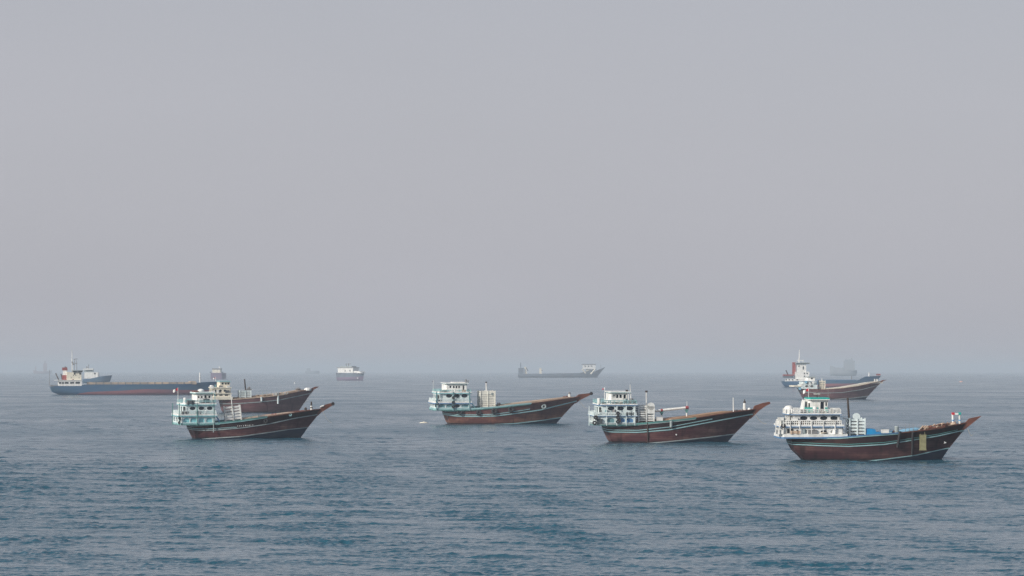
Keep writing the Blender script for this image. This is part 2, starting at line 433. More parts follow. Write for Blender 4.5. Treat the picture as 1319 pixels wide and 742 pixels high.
# ------------------------------------------------------------------ craft: local x to the bow, y to port (away from the viewer), z up
class Craft:
    def __init__(self, name, label, cat, group, cx, wl, yaw, heel=0.0, dist_add=2.5):
        self.wl = wl
        self.s = EYE/(wl-HOR)                       # metres per photo pixel at this distance
        D = F*self.s
        self.cx = cx
        phi = math.atan2(cx-CXP, F)
        self.th = math.radians(yaw)
        self.root = bpy.data.objects.new(name, None); COL.objects.link(self.root)
        self.root.location = ((cx-CXP)*self.s*(1+dist_add/D), D+dist_add, 0)
        self.root.rotation_euler = (math.radians(heel), 0, self.th-phi)
        self.root.empty_display_size = 2
        self.mw = Matrix.LocRotScale(self.root.location, self.root.rotation_euler, None)
        tag(self.root, label, cat, group)
        self.word = label
    def X(self, px, y=0.0): return ((px-self.cx)*self.s + y*math.sin(self.th))/math.cos(self.th)
    def Z(self, py): return (self.wl-py)*self.s
    def P(self, px, py, y=0.0): return Vector((self.X(px, y), y, self.Z(py)))

    # ---- hull: lofted from side profile and plan
    def make_hull(self, spec):
        X, Z = self.X, self.Z
        bm = spec['beam']/2
        self.bm = bm
        f0, w0 = spec.get('stern', (0.76, 0.50))
        pw = spec.get('peak', 0.38)
        e1, e2 = spec.get('bow', (2.1, 1.5))
        st = sorted((Z(py), X(px, bm*f0)) for px, py in spec['stern_px'])
        sm = sorted((Z(py), X(px, 0)) for px, py in spec['stem_px'])
        x0 = lambda z: float(np.interp(z, [a for a,_ in st], [b for _,b in st])) + (min(z,0)*-0.6)
        x1 = lambda z: float(np.interp(z, [a for a,_ in sm], [b for _,b in sm])) + (min(z,0)*0.8)
        def line(pts):
            us, zs = [], []
            for px, py in pts:
                z = Z(py); a, b = x0(max(z,0)), x1(max(z,0))
                u = (X(px, 0)-a)/(b-a)
                u = (X(px, -self.B0(u, bm, f0, pw, e1))-a)/(b-a)
                us.append(u); zs.append(z)
            o = np.argsort(us)
            return lambda u: float(np.interp(u, np.array(us)[o], np.array(zs)[o]))
        sheer = self.sheer = line(spec['sheer'])
        def B(u, z):
            zz = max(sheer(u), 0.5)
            t = min(max(z/zz, 0), 1)**0.75
            bs = self.B0(u, bm, f0, pw, e1)
            bw = self.B0(u, bm*0.96, w0, pw, e2)
            h = bw + (bs-bw)*t
            if z < 0: h *= max(0.3, 1+z*0.35)
            return max(h, 0.07)
        self.B, self.x0, self.x1, self.line = B, x0, x1, line
        bands = [line(p) for p in spec['bands']]          # ascending: boot, ... ; below the sheer
        lines = [lambda u: -1.0] + bands + [sheer]
        us = np.concatenate([np.linspace(0, 0.9, 37), np.linspace(0.9, 1, 9)[1:]])
        sub = 3
        rows = []                                        # [(z per u)], band index
        for bi in range(len(lines)-1):
            for k in range(sub):
                rows.append((bi, [(lines[bi](u), lines[bi+1](u), k/sub) for u in us]))
        rows.append((len(lines)-2, [(sheer(u), sheer(u), 0) for u in us]))
        g = MB(); nu = len(us)
        zprev = [-1.0]*nu
        pts = []
        for bi, r in rows:
            ring = []
            for i, (a, b, k) in enumerate(r):
                z = max(a+(b-a)*k, zprev[i]+0.012); zprev[i] = z
                u = us[i]; x = x0(z)+(x1(z)-x0(z))*u
                ring.append((x, B(u, z), z))
            pts.append(ring)
        nr = len(pts)
        for sgn in (-1, 1):
            vs = [(x, sgn*h, z) for ring in pts for x,h,z in ring]
            for ri in range(nr-1):
                fs = []
                for i in range(nu-1):
                    q = (ri*nu+i, ri*nu+i+1, (ri+1)*nu+i+1, (ri+1)*nu+i)
                    fs.append(q if sgn < 0 else q[::-1])
                o = len(g.v)
                if ri == 0: g.v += vs; base = o
                for f in fs:
                    g.f.append(tuple(base+a for a in f)); g.m.append(rows[ri][0])
        for ri in range(nr-1):                            # transom and stem
            for i in (0, nu-1):
                a, b = pts[ri][i], pts[ri+1][i]
                q = [(a[0],-a[1],a[2]), (b[0],-b[1],b[2]), (b[0],b[1],b[2]), (a[0],a[1],a[2])]
                g.add(q if i == 0 else q[::-1], [(0,1,2,3)], rows[ri][0])
        self.hull = g.build('hull', spec['mats'], self.root)
        for p in self.hull.data.polygons: p.use_smooth = True
        dk = MB(); drop = spec.get('deck_drop', 0.8)
        v = []
        for u in np.linspace(0.01, 0.97, 30):
            z = sheer(u)-drop; x = x0(z)+(x1(z)-x0(z))*u; h = B(u, z)*0.985
            v += [(x,-h,z), (x,h,z)]
        dk.add(v, [(2*i,2*i+2,2*i+3,2*i+1) for i in range(29)])
        dk.build('deck', spec.get('deck_mat', M['deck_wood']), self.root)
    @staticmethod
    def B0(u, bm, f0, pw, e):
        u = min(max(u, 0), 1)
        if u < pw: return bm*(f0+(1-f0)*math.sin(u/pw*math.pi/2))
        return bm*max(0.0, 1-((u-pw)/(1-pw))**e)

    def strake(self, name, pts, m, h=0.14, out=0.07, inn=0.05, u0=0.0, u1=1.0, transom=True, dz=0.0, n=60):
        fn = self.line(pts) if not callable(pts) else pts
        g = MB()
        us = np.linspace(u0, u1, n)
        for sgn in (-1, 1):
            vs = []
            for u in us:
                z = fn(u)+dz; x = self.x0(z)+(self.x1(z)-self.x0(z))*u; b = self.B(u, z)
                vs += [(x,sgn*(b-inn),z-h/2),(x,sgn*(b+out),z-h/2),(x,sgn*(b+out),z+h/2),(x,sgn*(b-inn),z+h/2)]
            fs = []
            for i in range(n-1):
                for k in range(4):
                    q = (4*i+k, 4*i+(k+1)%4, 4*i+4+(k+1)%4, 4*i+4+k)
                    fs.append(q if sgn > 0 else q[::-1])
            fs += [(0,1,2,3), (4*n-4,4*n-3,4*n-2,4*n-1)]
            g.add(vs, fs)
        if transom and u0 == 0:
            z = fn(0)+dz; x = self.x0(z); b = self.B(0, z)
            g.box((x-out, -b-out+0.003, z-h/2+0.003), (x+0.02, b+out-0.003, z+h/2-0.003))
        return g.build(name, m, self.root)

    def side_y(self, px, py):
        """half breadth of the near side at a photo position"""
        z = self.Z(py); a, b = self.x0(z), self.x1(z)
        u = min(max((self.X(px, 0)-a)/(b-a), 0), 1)
        h = self.B(u, z)
        u = min(max((self.X(px, -h)-a)/(b-a), 0), 1)
        return self.B(u, z)

    # ---- superstructure
    def outline(self, px0, px1, w, ch, grow=0.0):
        xa = self.X(px0, w-ch)-grow; xf = self.X(px1, -w)+grow; w = w+grow
        return [(xa, w-ch), (xa, -w+ch), (xa+ch*0.6, -w), (xf, -w), (xf, w), (xa+ch*0.6, w)]    # counter-clockwise seen from above
    def slab(self, name, px0, px1, ptop, pbot, w, m, trim=None, ch=0.9, grow=0.0):
        g = MB(); z0, z1 = self.Z(pbot), self.Z(ptop)
        o = self.outline(px0, px1, w, ch, grow)
        if trim:
            zt = z0+(z1-z0)*0.34
            g.plan(self.outline(px0, px1, w, ch, grow+0.03), z0, zt-0.002, 1)
            g.plan(o, zt, z1, 0)
            return g.build(name, [m, trim], self.root)
        g.plan(o, z0, z1)
        return g.build(name, m, self.root)
    def tier(self, name, px0, px1, ptop, pbot, w, m, side=(), aft=(), ch=0.9, th=0.12, core=None, core_in=0.7, window='window', pane='dark_glass', pane_depth=0.10):
        """a storey with walls; side openings given in photo pixels (px, py, rx, ry, kind[, pane material key or None])"""
        z0, z1 = self.Z(pbot), self.Z(ptop); s = self.s
        o = self.outline(px0, px1, w, ch)
        g = MB(); panes = []
        n = len(o)
        for i in range(n):
            A, B_ = o[i], o[(i+1) % n]
            ops = []
            L = math.hypot(B_[0]-A[0], B_[1]-A[1])
            if i == 2:                                   # near side
                for op in side:
                    u = self.X(op[0], -w)-A[0]; ru = op[2]*s/math.cos(self.th)
                    if 0.02 < u-ru and u+ru < L-0.02:
                        ops.append((u, self.Z(op[1]), ru, op[3]*s, op[4]))
                        panes.append((A[0]+u, self.Z(op[1]), ru, op[3]*s, op[4], op[5] if len(op) > 5 else pane))
            elif i in (0,) and aft:
                k = aft[0]
                for j in range(k):
                    ops.append((L*(j+0.5)/k, z0+(z1-z0)*0.52, L/k*0.36, (z1-z0)*aft[1], aft[2]))
            elif i in (1, 5) and aft:
                ops.append((L/2, z0+(z1-z0)*0.52, L*0.34, (z1-z0)*aft[1], aft[2]))
            g.panel(A, B_, z0, z1, th, ops)
        part = g.build(name, m, self.root)
        c = MB()
        oc = self.outline(px0, px1, w-core_in, ch, 0.0)
        xs = [p[0] for p in oc]
        xa, xf = min(xs)+core_in*0.8, self.X(px1, -w)-0.3
        c.box((xa, -w+core_in, z0), (xf, w-core_in, z1-0.02))
        c.build('cabin_core', M[core or 'dark_inside'], part)  # core colour carries the interior shade, so openings look dark
        for x, z, ru, rz, kind, pm in panes:
            if not pm: continue
            q = MB(); ring = []
            for k in range(20):
                t = 2*math.pi*k/20; cc, ss = math.cos(t), math.sin(t)
                if kind == 'ellipse' or (kind == 'arch' and ss > 0): r_ = 1/math.sqrt((cc/ru)**2+(ss/rz)**2)
                else: r_ = ru/abs(cc) if abs(cc)*rz > abs(ss)*ru else rz/abs(ss)
                ring.append((x+cc*r_*1.01, z+ss*r_*1.01))
            q.profile(ring, -w+pane_depth, -w+pane_depth+0.03)
            q.build(window, M[pm], part)
        return part
    def rail(self, name, px0, px1, ptop, pbot, w, m, ch=0.9, step=0.45, r=0.035, bars=2, fill=False, grow=0.1):
        o = self.outline(px0, px1, w, ch, grow); z0, z1 = self.Z(pbot), self.Z(ptop)
        g = MB()
        for i in range(len(o)):
            A, B_ = Vector((*o[i], 0)), Vector((*o[(i+1) % len(o)], 0))
            L = (B_-A).length; k = max(1, round(L/step))
            for j in range(k):
                p = A+(B_-A)*(j/k)
                g.box((p.x-r, p.y-r, z0), (p.x+r, p.y+r, z1))
            for b in range(bars):
                zz = z1-(z1-z0)*b/bars
                g.tube(A+Vector((0,0,zz)), B_+Vector((0,0,zz)), r*1.25, n=6)
        return g.build(name, m, self.root)
    def posts(self, name, pxs, ptop, pbot, w, m, r=0.07):
        for px in pxs:
            x = self.X(px, -w)
            for sg in (-1, 1):
                g = MB(); g.box((x-r, sg*w-r, self.Z(pbot)), (x+r, sg*w+r, self.Z(ptop)))
                g.build(name, m, self.root)
    def pole(self, name, a, b, r0, m, r1=None, y=0.0, y1=None, parent=None, n=8):
        g = MB(); g.tube(self.P(*a, y), self.P(*b, y if y1 is None else y1), r0, r1, n)
        return g.build(name, m, parent or self.root)
    def flag(self, a, b, c0, c1, m1, m2, y=0.0, r=0.04):
        """staff from a to b; cloth between photo points c0 and c1, outer half m2"""
        st = self.pole('flagstaff', a, b, r, M['white_paint'], y=y)
        p, q = self.P(*c0, y), self.P(*c1, y)
        g = MB(); n = 8
        vs = []
        for k in range(n+1):
            t = k/n; x = p.x+(q.x-p.x)*t
            wy = y+0.12*math.sin(t*7)*t
            top = p.z-abs(q.x-p.x)*0.45*t; bot = p.z-abs(q.x-p.x)*(0.62+0.30*t)+0.1*math.sin(5*t)
            for yy in (wy-0.012, wy+0.012): vs += [(x,yy,top), (x,yy,bot)]
        for k in range(n):
            mi = 1 if k >= n//2 else 0
            o = k*4
            for f in ((0,1,5,4), (2,6,7,3), (0,4,6,2), (1,3,7,5)):
                g.f.append(tuple(o+i for i in f)); g.m.append(mi)
        g.v = vs
        g.build('flag', [m1, m2], st)
    def crate(self, name, px0, px1, ptop, pbot, depth, m, slats=6, tilt=0.0, y=0.0, vposts=3, inner='grey_metal', fill=0.64):
        """slatted wooden housing on deck"""
        x0, x1 = self.X(px0, y-depth/2), self.X(px1, y-depth/2); z0, z1 = self.Z(pbot), self.Z(ptop)
        g = MB(); t = 0.06; H = z1-z0
        sh = H*fill/slats
        for yy in (y-depth/2, y+depth/2):
            for k in range(slats):
                za = z0+H*(k+0.5)/slats-sh/2
                g.box((x0, yy-t, za), (x1, yy+t, za+sh))
            for k in range(vposts):
                xx = x0+(x1-x0)*k/(vposts-1)
                sg = 1 if yy > y else -1
                g.box((xx-0.09, yy+sg*(t+0.004), z0-0.15), (xx+0.09, yy+sg*(t+0.11), z1+0.05))
        for xx in (x0, x1):
            for k in range(slats):
                za = z0+H*(k+0.5)/slats-sh/2
                g.box((xx-t, y-depth/2+t+0.004, za), (xx+t, y+depth/2-t-0.004, za+sh))
        if tilt:
            R = Matrix.Rotation(math.radians(tilt), 3, 'Y'); c = Vector(((x0+x1)/2, y, z0))
            g.v = [tuple(R @ (Vector(v)-c) + c) for v in g.v]
        o = g.build(name, m, self.root)
        if inner:
            k = MB(); k.box((x0+0.35, y-depth/2+0.4, z0), (x1-0.35, y+depth/2-0.4, z0+H*0.8))
            k.build('engine_casing', M[inner], o)
        return o
    def dome(self, name, px, py_base, rpx, m, y=0.0, k=1.0):
        r = rpx*self.s; g = MB()
        prof = [(r*0.7, 0), (r*0.95, r*0.15), (r, r*0.45)] + [(r*math.cos(t), r*0.45+r*k*math.sin(t)) for t in np.linspace(0.25, 1.5, 6)]
        g.lathe(self.P(px, py_base, y), prof, 16)
        return g.build(name, m, self.root, smooth=True)
    def strip(self, name, pts_top, height, frac, m, drop=0.0):
        """low coaming or lining along the middle of the deck; top line given in photo pixels"""
        fn = self.line(pts_top)
        pxs = [p[0] for p in pts_top]
        g = MB(); v = []
        n = 24
        zs = self.sheer(0.5)
        ua = (self.X(pxs[0])-self.x0(zs))/(self.x1(zs)-self.x0(zs)); ub = (self.X(pxs[-1])-self.x0(zs))/(self.x1(zs)-self.x0(zs))
        for u in np.linspace(ua, ub, n):
            z = fn(u); x = self.x0(z)+(self.x1(z)-self.x0(z))*u; h = self.B(u, self.sheer(u))*frac
            v += [(x,-h,z-height), (x,-h,z), (x,h,z), (x,h,z-height)]
        f = []
        for i in range(n-1):
            for k in range(4): f.append((4*i+k, 4*i+(k+1)%4, 4*i+4+(k+1)%4, 4*i+4+k)[::-1])
        f += [(0,1,2,3), (4*n-1,4*n-2,4*n-3,4*n-4)]
        g.add(v, f)
        return g.build(name, m, self.root)
    def prow(self, pts, m, half=0.16):
        g = MB(); g.profile([(self.X(px), self.Z(py)) for px, py in pts], -half, half)
        return g.build('prow', m, self.root)
    def thing(self, g, name, mats, centre, label, cat, group=None, smooth=False):
        o = g.build(name, mats, None, smooth, self.mw, centre)
        return tag(o, label, cat, group)
    def tyre(self, px, py, rpx, label, group, m='rubber', y=None, edge_on=False):
        h = self.side_y(px, py) if y is None else -y
        R = rpx*self.s*0.68; r = rpx*self.s*0.34
        c = self.P(px, py, -h-r*0.9)
        g = MB()
        g.torus(c, R, r, Matrix.Rotation(math.radians(80), 3, 'Z') if edge_on else Matrix.Rotation(math.radians(-8), 3, 'X'))
        self.thing(g, 'tyre_fender', M[m], c, label, 'tyre', group, True)
    def clutter(self, seed, rows, cloth=True):
        """loose gear lashed along the deck edges: rows (px0, px1, py_base, half width, count)"""
        rnd = random.Random(seed)
        for px0, px1, py, w, n in rows:
            for k in range(n):
                px = px0+(px1-px0)*(k+rnd.uniform(0.15, 0.85))/n; y = -w+rnd.uniform(0.15, 0.5)
                p = self.P(px, py, y); t = rnd.random(); g = MB()
                if t < 0.3:
                    h = rnd.uniform(0.6, 0.9); g.lathe(p, [(0.28,0),(0.30,h*0.3),(0.28,h*0.6),(0.30,h*0.9),(0.26,h)], 10)
                    g.build('water_drum', M[rnd.choice(('grey_trim','white_paint','grey_metal','shade_teal'))], self.root)
                elif t < 0.6:
                    a, h = rnd.uniform(0.25, 0.6), rnd.uniform(0.35, 0.8)
                    g.box((p.x-a, p.y-0.28, p.z), (p.x+a, p.y+0.28, p.z+h)); g.box((p.x-a-0.03, p.y-0.31, p.z+h+0.003), (p.x+a+0.03, p.y+0.31, p.z+h+0.06))
                    g.build('gear_box', M[rnd.choice(('white_paint','deck_wood','grey_metal','dark_inside'))], self.root)
                elif t < 0.85 and cloth:
                    a, h = rnd.uniform(0.3, 0.7), rnd.uniform(0.4, 0.8); yy = -w-0.16; z = p.z+0.45
                    vs = [(p.x-a+2*a*i/6, yy-0.05*math.sin(i*2.1)-d, z-j*h*(1+0.15*math.sin(i*1.7))) for d in (0, 0.03) for j in (0, 1) for i in range(7)]
                    fs = []
                    for i in range(6): fs += [(i,i+1,8+i,7+i), (14+i,21+i,22+i,15+i), (i,14+i,15+i,i+1), (7+i,8+i,22+i,21+i)]
                    fs += [(0,7,21,14), (6,20,27,13)]
                    g.add(vs, fs)
                    g.build('hung_cloth', M[rnd.choice(('pale_wood','grey_trim','dark_inside','white_paint'))], self.root)
                else:
                    g.torus(p+Vector((0,0,0.15)), 0.32, 0.12, Matrix.Rotation(math.radians(90), 3, 'X'), 14, 6)
                    g.build('rope_coil', M['rope'], self.root, True)
    def stay(self, a, b, ya=0.0, yb=0.0, r=0.03, sag=0.3):
        p, q = self.P(*a, ya), self.P(*b, yb); g = MB()
        g.path([p+(q-p)*t+Vector((0,0,-sag*4*t*(1-t))) for t in np.linspace(0, 1, 8)], r, 5)
        g.build('stay_line', M['black_iron'], self.root)
    def uprights(self, pxs, ptop, pbot, w, m, r=0.06):
        for px in pxs:
            g = MB(); x = self.X(px, -w); g.box((x-r, -w-r, self.Z(pbot)), (x+r, -w+r, self.Z(ptop))); g.build('upright', m, self.root)
    def anchor_line(self, a, b, r=0.035, y=-0.2):
        p, q = self.P(*a, y), self.P(*b, y-1.0); g = MB()
        pts = [p+(q-p)*t+Vector((0,0,-0.5*math.sin(t*math.pi))) for t in np.linspace(0, 1, 7)]
        g.path(pts, r)
        g.build('anchor_line', M['rope'], self.root)

G_DHOW = 'wooden cargo dhows at anchor'
G_SHIP = 'steel ships lying in the haze'
TY = 'tyre fenders hung on the dhows'

# ------------------------------------------------------------------ dhow, nearest, right: white decks, teal wheelhouse
def ov(xs, y, rx, ry, kind='ellipse', pane='dark_glass'): return [(x, y, rx, ry, kind, pane) for x in xs]

def dhow_teal():
    c = Craft('wooden_dhow', 'dark brown wooden dhow with teal and white wheelhouse and black funnel pole, nearest of all', 'dhow', G_DHOW, 1130, 593, 10, 1.0)
    strk = [(1012,571.3),(1060,573.3),(1094,574.2),(1139,571.8),(1162,568.6),(1207,561.8),(1240,555)]
    boot = [(1028,598),(1100,594.6),(1137,591.4),(1180,586.4),(1221,578.0)]
    sheer = [(1011,562.4),(1050,562.8),(1082,562.4),(1116.5,559.6),(1162,556.7),(1184.7,554.4),(1207,551.8),(1230,548.2),(1246,544.6)]
    c.make_hull(dict(beam=6.8, stern_px=[(1031,593),(1026,588.7),(1018,581),(1013.5,572.8),(1010.5,562)],
        stem_px=[(1212.5,593),(1221,580),(1230.5,568),(1241.5,554.6),(1247,544.6)],
        sheer=sheer, bands=[boot, strk], mats=[M['navy_bottom'], M['hull_dark'], M['bulwark_dark']]))
    c.strake('boot_stripe', boot, M['pale_aqua_trim'], 0.12, 0.03, u0=0.42)
    c.strake('rubbing_strake', strk, M['pale_aqua_trim'], 0.13, 0.08)
    c.strake('rubbing_strake', strk, M['green_trim'], 0.10, 0.06, dz=0.27, u1=0.96)
    c.strake('gunwale', sheer, M['blue_trim'], 0.13, 0.12, 0.18, u1=0.62)
    c.strake('gunwale', sheer, M['pale_aqua_trim'], 0.13, 0.09, 0.14, u1=0.62, dz=-0.15)
    c.strake('gunwale', sheer, M['prow_wood'], 0.16, 0.09, 0.18, u0=0.625, u1=0.985)
    c.prow([(1229,553.5),(1236,556),(1242.5,553.6),(1264,536.2),(1248,539.6),(1243,545.5),(1236,550)], M['prow_wood'])
    # stern decks
    c.slab('stern_platform', 997.6, 1091, 558.4, 564.2, 3.15, M['white_paint'], M['blue_trim'], grow=0.1)
    c.tier('gallery', 999.2, 1086, 549.8, 558.4, 2.95, M['white_paint'],
           [(1009,554.4,3.6,3.2,'rect',None),(1018.6,554.8,3.8,3.0,'rect',None),(1028,555,2.0,2.2,'ellipse'),(1038.5,555.5,1.6,2.6,'rect'),(1050.5,555.6,2.4,2.2,'ellipse'),(1061.5,555.6,4.2,2.2,'ellipse'),(1074,555.3,3.6,1.6,'rect','pale_inside')],
           aft=(4, 0.34, 'rect'), core='pale_inside')
    c.slab('deck_ledge', 997.8, 1086.5, 546.2, 549.8, 3.05, M['white_paint'], M['blue_trim'], grow=0.12)
    c.rail('railing', 1000.5, 1083.5, 541.2, 546.2, 2.95, M['white_paint'], step=0.27, r=0.05, grow=0.04)
    c.tier('gallery', 1011.0, 1082, 534.0, 546.2, 2.55, M['white_paint'],
           [(1023.4,537.6,5.4,2.6,'rect')] + ov((1036,1048.5,1061.5,1074.6), 538.2, 4.9, 2.6), core='dark_inside', aft=(2, 0.3, 'rect'))
    b = MB()
    for k in range(11):
        px = 1019.5+k*5.9; b.box((c.X(px-2.5,-2.55), -2.58, c.Z(545.8)), (c.X(px+2.5,-2.55), -2.552, c.Z(541.8)))
    b.build('painted_rail_gap', M['dark_inside'], c.root)  # dark strips on the wall stand in for shade behind the balusters
    c.slab('deck_ledge', 1008.8, 1083, 531.2, 534.0, 2.75, M['white_paint'], M['blue_trim'], grow=0.1)
    c.rail('railing', 1009.5, 1082, 526.8, 531.2, 2.75, M['white_paint'], step=0.5, r=0.045)
    # wheelhouse, rear wall raked
    wh = c.tier('wheelhouse', 1036.5, 1066.5, 515.0, 531.2, 1.75, M['white_paint'],
           [(1046.5,519.8,2.4,2.6,'rect'),(1059.3,523.0,2.3,5.6,'rect'),(1064.6,520.6,1.2,2.6,'rect')], ch=0.5, aft=(2,0.24,'rect'))
    b = MB()
    for a, d in ((1036.6,1054.2),(1062.8,1066.3)):
        b.box((c.X(a,-1.78), -1.80, c.Z(530.6)), (c.X(d,-1.78), -1.752, c.Z(524.4)))
    b.build('painted_band', M['teal_paint'], wh)
    c.slab('wheelhouse_roof', 1037.0, 1067.5, 512.0, 515.0, 1.9, M['teal_paint'], M['white_paint'], ch=0.5, grow=0.12)
    b = MB(); b.profile([(c.X(1033.4,-1.2), c.Z(531.1)), (c.X(1035.6,-1.2), c.Z(531.1)), (c.X(1037.6,-1.2), c.Z(515.2)), (c.X(1036.8,-1.2), c.Z(515.2))], -1.2, 1.2)
    b.build('raked_screen', M['white_paint'], c.root)
    c.dome('radar_dome', 1016.5, 529.0, 6.0, M['white_paint'], -1.6, 0.75)
    for px, py, w in ((1006.5,541.0,7.5),(1024,541.4,8.5)):
        b = MB(); p = c.P(px, py, -2.7); L = w*c.s
        b.lathe((p.x-L/2, 0, 0), [(0.05,0)], 3) if False else None
        b.box((p.x-L/2, -3.02, p.z), (p.x+L/2, -2.62, p.z+0.36)); b.box((p.x-L/2-0.05, -3.05, p.z+0.365), (p.x+L/2+0.05, -2.60, p.z+0.43))
        b.build('locker', M['white_paint'], c.root)
    ms = c.pole('mast', (1052.5,512), (1052.2,505.8), 0.07, M['black_iron'])
    b = MB(); b.box(tuple(c.P(1048.2,508.0,-0.12)), tuple(c.P(1056,507.2,0.12))); b.build('radar_scanner', M['white_paint'], ms)
    c.pole('whip_aerial', (1066.5,513), (1066.4,503), 0.03, M['grey_metal'], y=0.8)
    c.flag((1041.5,512), (1041.5,499.5), (1041.5,500.0), (1034.5,503.5), M['red_cloth'], M['white_paint'], r=0.03)
    c.pole('vent_pipe', (1077,531), (1076.6,526.0), 0.10, M['grey_metal'], y=-2.0)
    # ladder from the stern decks to the main deck
    b = MB()
    for yy in (-2.3, -1.5):
        b.tube(c.P(1082.5,547,yy), c.P(1091.5,560.2,yy), 0.06, n=6)
    for k in range(7):
        t = (k+0.5)/7
        b.tube(c.P(1082.5+9*t, 547+13.2*t, -2.3), c.P(1082.5+9*t, 547+13.2*t, -1.5), 0.045, n=6)
    b.build('ladder', M['white_paint'], c.root)
    # main deck
    c.pole('funnel_pipe', (1094.8,560), (1091.7,512.6), 0.16, M['black_iron'], 0.13)
    c.crate('slatted_housing', 1094.5, 1114, 538.6, 559.5, 2.6, M['cool_white_paint'], 5, y=-0.6)
    b = MB(); p = c.P(1103, 536.8, -1.0); b.lathe(p, [(0.5, -0.08), (0.5, 0.08)], 20, axis='y'); b.build('round_plate', M['cool_white_paint'], c.root)
    b = MB(); b.box((c.X(1088,-1), -1.9, c.Z(539.6)), (c.X(1094,-1), 0.6, c.Z(538.4))); b.box((c.X(1088.3,-1), -1.88, c.Z(562)), (c.X(1089.2,-1), -1.8, c.Z(539.65))); b.build('awning_shelf', M['cool_white_paint'], c.root)
    b = MB()
    b.profile([(c.X(1115.4,-1.5), c.Z(561)), (c.X(1115.6,-1.5), c.Z(552.4)), (c.X(1120,-1.5), c.Z(551.9)), (c.X(1126.2,-1.5), c.Z(552.6)), (c.X(1127.6,-1.5), c.Z(556)), (c.X(1134,-1.5), c.Z(557.2)), (c.X(1134,-1.5), c.Z(561))], -2.0, 0.2)
    c.thing(b, 'tarp_bundle', M['blue_tarp'], c.P(1123,561,-1), 'bright blue tarpaulin bundle on deck beside the slatted white housing of the nearest dhow', 'tarpaulin')
    # pale blue hatch sheets further forward
    b = MB()
    b.profile([(c.X(1160,-1), c.Z(560)), (c.X(1161,-1), c.Z(556.2)), (c.X(1168,-1), c.Z(553.8)), (c.X(1176,-1), c.Z(552.6)), (c.X(1184,-1), c.Z(551.8)), (c.X(1186,-1), c.Z(557))], -1.9, 1.9)
    c.thing(b, 'hatch_sheet', M['pale_blue_tarp'], c.P(1172,558,0), 'pale blue sheet over the forward hatch of the nearest dhow, behind its timber pile', 'tarpaulin')
    # timber and gear heaped on the foredeck
    b = MB(); rnd = random.Random(4)
    for k in range(46):
        px = 1186+rnd.random()*46; base = np.interp(px, [1184,1205,1232], [553.0,548.8,545.4]); yy = -1.9+rnd.random()*2.6*(1-(px-1184)/90)
        L = 3+rnd.random()*7
        a = c.P(px-L/2, base+1.0+rnd.random()*1.5-1.8*rnd.random(), yy); e = c.P(px+L/2, base-0.6-1.9*rnd.random(), yy+rnd.uniform(-0.7,0.7))
        b.tube(a, e, rnd.uniform(0.06,0.13), n=6, mi=rnd.choice((0,0,0,1,2)))
    for k in range(3):
        b.tube(c.P(1183+k*3.2, 554.5, -1.9), c.P(1189+k*3.0, 548.6, -1.5), 0.12, n=6, mi=0)
    c.thing(b, 'timber_pile', [M['pale_wood'], M['black_iron'], M['prow_wood']], c.P(1208,553,0), 'heap of pale poles and loose gear on the foredeck of the nearest dhow', 'timber')
    # bow frame: two banded posts and a red, white and green bar
    b = MB()
    for px in (1227.4, 1236.2):
        b.tube(c.P(px,547,-0.3), c.P(px-0.4,533.5,-0.3), 0.15, n=10)
    fr = b.build('bow_frame', M['white_paint'], c.root)
    for px in (1227.3, 1236.0):
        b = MB(); b.tube(c.P(px,542.2,-0.3), c.P(px,541,-0.3), 0.18, n=10)
        b.build('painted_band', M['blue_tarp'], fr)
    for a, d, mk in ((1225.8,1229.2,'red_cloth'),(1229.3,1234.0,'white_paint'),(1234.1,1237.4,'teal_paint')):
        b = MB(); b.box((c.X(a,-0.3), -0.5, c.Z(534.6)), (c.X(d,-0.3), -0.1, c.Z(531.6 if mk != 'white_paint' else 532.2))); b.build('cross_bar', M[mk], fr)
    for px, py in ((1216.5,570.2),):
        y = c.side_y(px, py); b = MB(); p = c.P(px, py, -y-0.05)
        b.add([p+Vector((-0.16,0.05,0.22)), p+Vector((0.28,0.02,-0.08)), p+Vector((-0.12,-0.02,-0.14)), p+Vector((0.0,0.0,0.0)),
               p+Vector((-0.16,0.0,0.22)), p+Vector((0.28,-0.03,-0.08)), p+Vector((-0.12,-0.07,-0.14)), p+Vector((0.0,-0.05,0.0))],
              [(0,1,3),(3,1,2),(7,5,4),(6,5,7),(0,4,5,1),(1,5,6,2),(2,6,7,3),(3,7,4,0)])
        b.build('white_emblem', M['white_paint'], c.root)
    b = MB(); y = c.side_y(1238.5,556); b.tube(c.P(1236.6,556.6,-y-0.02), c.P(1240.6,556.0,-y+0.15), 0.12, n=8); b.build('hawse_pipe', M['grey_trim'], c.root)
    c.anchor_line((1246.5,552.5), (1253.5,559.5), 0.03)
    # gear hanging outboard
    y = c.side_y(1184,568); b = MB()
    a0, a1 = c.P(1180.3,560.6,0), c.P(1188.2,578.8,0)
    b.box((a0.x, -y-0.62, a1.z), (a1.x, -y-0.20, a0.z)); b.box((a0.x-0.06, -y-0.64, a0.z+0.003), (a1.x+0.06, -y-0.18, a0.z+0.10)); b.box((a0.x-0.06, -y-0.64, a1.z-0.10), (a1.x+0.06, -y-0.18, a1.z-0.003))
    for xx in (a0.x+0.12, a1.x-0.12): b.tube((xx, -y-0.3, a0.z+0.05), (xx, -y-0.02, c.Z(553.5)), 0.03, n=6)
    c.thing(b, 'fender_pad', M['yellow_pad'], c.P(1184,570,-y), 'olive yellow padded fender hanging on the bow side of the nearest dhow', 'fender')
